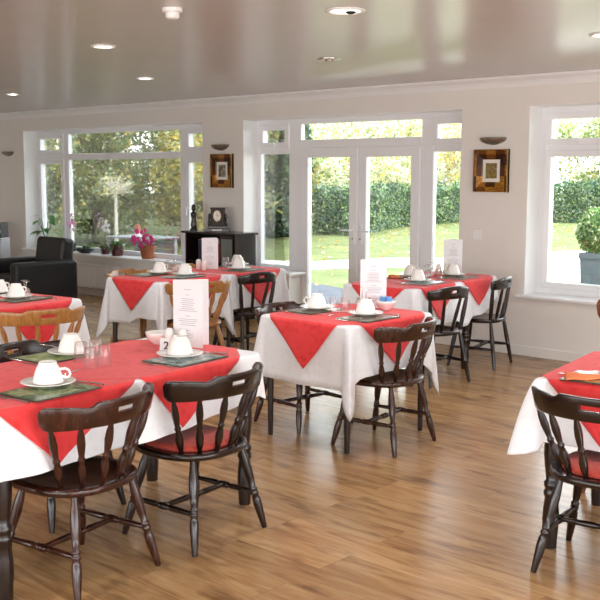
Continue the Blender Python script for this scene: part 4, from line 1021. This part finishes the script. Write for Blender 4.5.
shrub(CON[0], CON[1], CON[2], CON[3], CON[4], CON[5], .075, ['lblue', 'ldark', 'lgrey'], [5, 6, 1], 'tall dark conifer filling the left sidelight of the doors', None, -.6, 170, .24, 'conifer_tree', 'tree')
for x, y, h, r, n_, mats, wts, lab, z0 in TR: shrub(x, y, h, r, r, n_, .075, mats, wts, lab, GTb, z0, 60, .26, 'autumn_tree', 'tree', 'twig', .10)
def hedge(pts, h, th, n, size, mats, wts, lab, group, name='clipped_hedge'):
    P = []
    seg = [(np.array(a), np.array(b)) for a, b in zip(pts, pts[1:])]; HSEG.extend(zip(pts, pts[1:])); Ls = [np.linalg.norm(b-a) for a, b in seg]
    for (a, b), L in zip(seg, Ls):
        k = int(n*L/sum(Ls)); u = RNG.random(k)[:, None]; d = (b-a)/L; nn = np.array([-d[1], d[0]])
        off = RNG.uniform(-1, 1, k); off = np.sign(off)*np.abs(off)**.4*th/2
        top = h*(1+.10*np.sin(u[:, 0]*L*1.7)+.06*np.sin(u[:, 0]*L*4.1)); z = top*RNG.random(k)**.8+RNG.normal(size=k)*.05
        xy = a+(b-a)*u+nn*off[:, None]; P.append(np.column_stack([xy, np.maximum(z, .04)+GZ]))
    P = np.concatenate(P); keep = np.ones(len(P), bool)
    for x1, y1, r1 in PLANTS: keep &= np.hypot(P[:, 0]-x1, P[:, 1]-y1) > r1*1.0
    o = leaves_mesh(name, P[keep], size, mats, wts); return tag(o, lab, 'hedge', group)
hedge([(-18.2, 21.2), (-20.2, 26.0), (-21.0, 31.5)], 1.25, 1.3, 40000, .05, ['ldark', 'lblue', 'lgreen', 'lgrey'], [4, 3, 2.2, 3], 'dark green hedge running back beyond the glazed doors', 'garden hedges')
hedge([(-21.0, 32.2), (-17.0, 34.2), (-11, 36.9), (-6, 38.5)], 1.45, 1.3, 40000, .055, ['ldark', 'lblue', 'lgreen', 'lgrey'], [4, 3, 2.2, 3], 'dark green hedge across the end of the garden', 'garden hedges')
t = tag(empty('standard_tree', (-13.6, 10.25, GZ)), 'slim standard tree with pale straight trunk outside the left window', 'tree')
MB().tube([(0, 0, 0), (.01, 0, .7), (0, .01, 1.4)], [.035, .030, .024]).build('trunk', 'pale', t)
m = MB()
for k in range(46):
    a = rr.uniform(0, 6.28); e = rr.uniform(-.3, 1.3); L_ = rr.uniform(.2, .38); d = Vector((math.cos(a)*math.cos(e), math.sin(a)*math.cos(e), math.sin(e))); m.tube([(0, 0, 1.36), tuple(Vector((0, 0, 1.38))+d*L_*.6), tuple(Vector((0, 0, 1.36))+d*L_+Vector((0, 0, .04)))], [.010, .007, .003], 5)
m.build('crown_twig', 'pale', t); leaves_mesh('foliage', blob((0, 0, 1.48), (.36, .36, .28), 160, .4), .03, ['lpale', 'lyel'], [3, 1], t)
t = tag(empty('tub_topiary', (-4.63, 9.55, GZ)), 'clipped round bush in a tall grey planter outside the right window', 'planter')
MB().rings([[(-a, -a, z), (a, -a, z), (a, a, z), (-a, a, z)] for a, z in ((.09, .01), (.125, .84), (.135, .84), (.135, .90), (.115, .90), (.11, .85))], True, True, True, False).build('planter_tub', 'grey', t, .006)
leaves_mesh('foliage', blob((0, 0, 1.11), (.22, .22, .25), 2600, .6), .022, ['lgreen', 'lpale', 'lhouse'], [5, 1.5, 3], t)
MB().tube([(0, 0, .86), (0, 0, 1.1)], .02).build('stem', 'bark', t)
t = tag(empty('garden_table', (-11.15, 8.85, GZ), R(4)), 'pale garden table outside the left window', 'table')
MB().box(-.45, .45, -.30, .30, .79, .81).build('tabletop', 'stone', t, .005)
for sx in (-1, 1):
    for sy in (-1, 1): MB().box(sx*.40-.025, sx*.40+.025, sy*.25-.025, sy*.25+.025, 0, .78).build('leg', 'stone', t)
m = MB()
for k in range(4): m.box(-.40, .40, .235, .255, .28+k*.12, .38+k*.12)
m.build('side_boards', 'stone', t)
t = tag(empty('garden_lantern', (-11.08, 8.72, GZ+.811)), 'small white lantern with red top on the garden table', 'lantern')
MB().lathe([(.05, 0), (.045, .085)], (0, 0, 0), 16).build('body', 'paper', t); MB().lathe([(.044, .086), (.038, .165), (.02, .175)], (0, 0, 0), 16).build('cap', 'terra', t)
# fallen leaves nobody could count
n = 5000; P = np.column_stack([RNG.uniform(-24, 0, n), RNG.uniform(11.2, 34, n), np.full(n, GZ+.015)])
for x1, y1, r1 in PLANTS: P = P[np.hypot(P[:, 0]-x1, P[:, 1]-y1) > r1*1.15]
for a, b in HSEG:
    a, b = np.array(a), np.array(b); d = b-a; tq = np.clip(((P[:, :2]-a)@d)/(d@d), 0, 1); P = P[np.hypot(*(P[:, :2]-a-tq[:, None]*d).T) > .95]
P = P[(P[:, 0] < -2-(P[:, 1]-11)*.35) & ((P[:, 1] > 16) | (RNG.random(len(P)) < .4))]
tag(leaves_mesh('fallen_leaves', P, .045, ['lyel', 'lorange', 'lpale'], [4, 3, 2], None, .8), 'fallen yellow and russet leaves lying on the lawn', 'leaves', None, 'stuff')

# ------------------------------------------------------------------ light
w = bpy.data.worlds.new('sky'); S.world = w; w.use_nodes = True; nt = w.node_tree
bg = nt.nodes['Background']
tc = node(nt, 'ShaderNodeTexCoord'); sp = node(nt, 'ShaderNodeSeparateXYZ'); nt.links.new(tc.outputs['Generated'], sp.inputs[0])
rp = ramp(nt, [(1, 1, .99, 1), (.90, .95, 1, 1), (.72, .85, 1, 1)], [0, .25, 1]); nt.links.new(sp.outputs['Z'], rp.inputs['Fac'])
nt.links.new(rp.outputs['Color'], bg.inputs['Color']); bg.inputs['Strength'].default_value = 4.8
def portal(x, y, z, sx, sz, rx, rz):
    l = bpy.data.lights.new('window_portal', 'AREA'); l.shape = 'RECTANGLE'; l.size = sx; l.size_y = sz; l.cycles.is_portal = True
    o = bpy.data.objects.new('window_portal', l); COL.objects.link(o); o.location = (x, y, z); o.rotation_euler = (rx, 0, rz); return o
for q in (W1, DR, W3): portal((q[0]+q[1])/2, DO+.02, (q[2]+q[3])/2, q[1]-q[0], q[3]-q[2], R(-90), 0)
for i in range(1, 6, 2): portal((xs[i]+xs[i+1])/2, YF-.22, 1.27, xs[i+1]-xs[i], 1.95, R(90), 0)  # portals at the added openings out of view
portal(XR+.22, 1.5, 1.35, 8.2, 1.7, R(90), R(90))
su = bpy.data.lights.new('sun', 'SUN'); su.energy = 3.6; su.angle = R(.6); su.color = (1, .93, .80)
o = bpy.data.objects.new('sun', su); COL.objects.link(o); d = Vector((-.86, -.03, -.50)); o.rotation_euler = d.to_track_quat('-Z', 'Y').to_euler(); o.location = (0, 0, 12)
for x, y in ((-5.54, 4.10), (-7.06, 5.67), (-9.53, 5.87), (-3.40, 4.05), (-2.80, 5.74), (-.6, 3.9), (-1.0, 1.6), (1.0, 1.4), (-3.0, .6), (-5.6, 1.6), (.6, -1.0), (-2.2, -1.4)):  # lamps at the modelled downlights, then added fill spots without fittings
    l = bpy.data.lights.new('downlight_and_fill', 'SPOT'); l.energy = 42 if x > -6 else (18 if x > -8 else 8); l.spot_size = R(150); l.spot_blend = .8; l.color = (.97, .985, 1); l.shadow_soft_size = .06
    o = bpy.data.objects.new('downlight_and_fill', l); COL.objects.link(o); o.location = (x, y, CZ-.03)

# ------------------------------------------------------------------ camera
F, YAW, PITCH, ROLL = 994.51, R(42.5), R(7.1234), R(.238)
fw = Vector((-math.sin(YAW)*math.cos(PITCH), math.cos(YAW)*math.cos(PITCH), -math.sin(PITCH))); rt = Vector((math.cos(YAW), math.sin(YAW), 0)); up = rt.cross(fw)
r2 = rt*math.cos(ROLL)+up*math.sin(ROLL); u2 = -rt*math.sin(ROLL)+up*math.cos(ROLL)
cam = bpy.data.cameras.new('camera'); co = bpy.data.objects.new('camera', cam); COL.objects.link(co)
co.matrix_world = Matrix(((r2.x, u2.x, -fw.x, 0), (r2.y, u2.y, -fw.y, 0), (r2.z, u2.z, -fw.z, 1.55), (0, 0, 0, 1)))
cam.sensor_width = 36; cam.lens = F/600*36; cam.clip_start = .05; cam.clip_end = 300
S.camera = co
S.view_settings.view_transform = 'Standard'; S.view_settings.look = 'None'; S.view_settings.gamma = 1; S.view_settings.use_curve_mapping = False
S.view_settings.exposure = .56
S.cycles.use_denoising = True
S.cycles.max_bounces = 10; S.cycles.diffuse_bounces = 6; S.cycles.transparent_max_bounces = 24; S.cycles.sample_clamp_indirect = 8
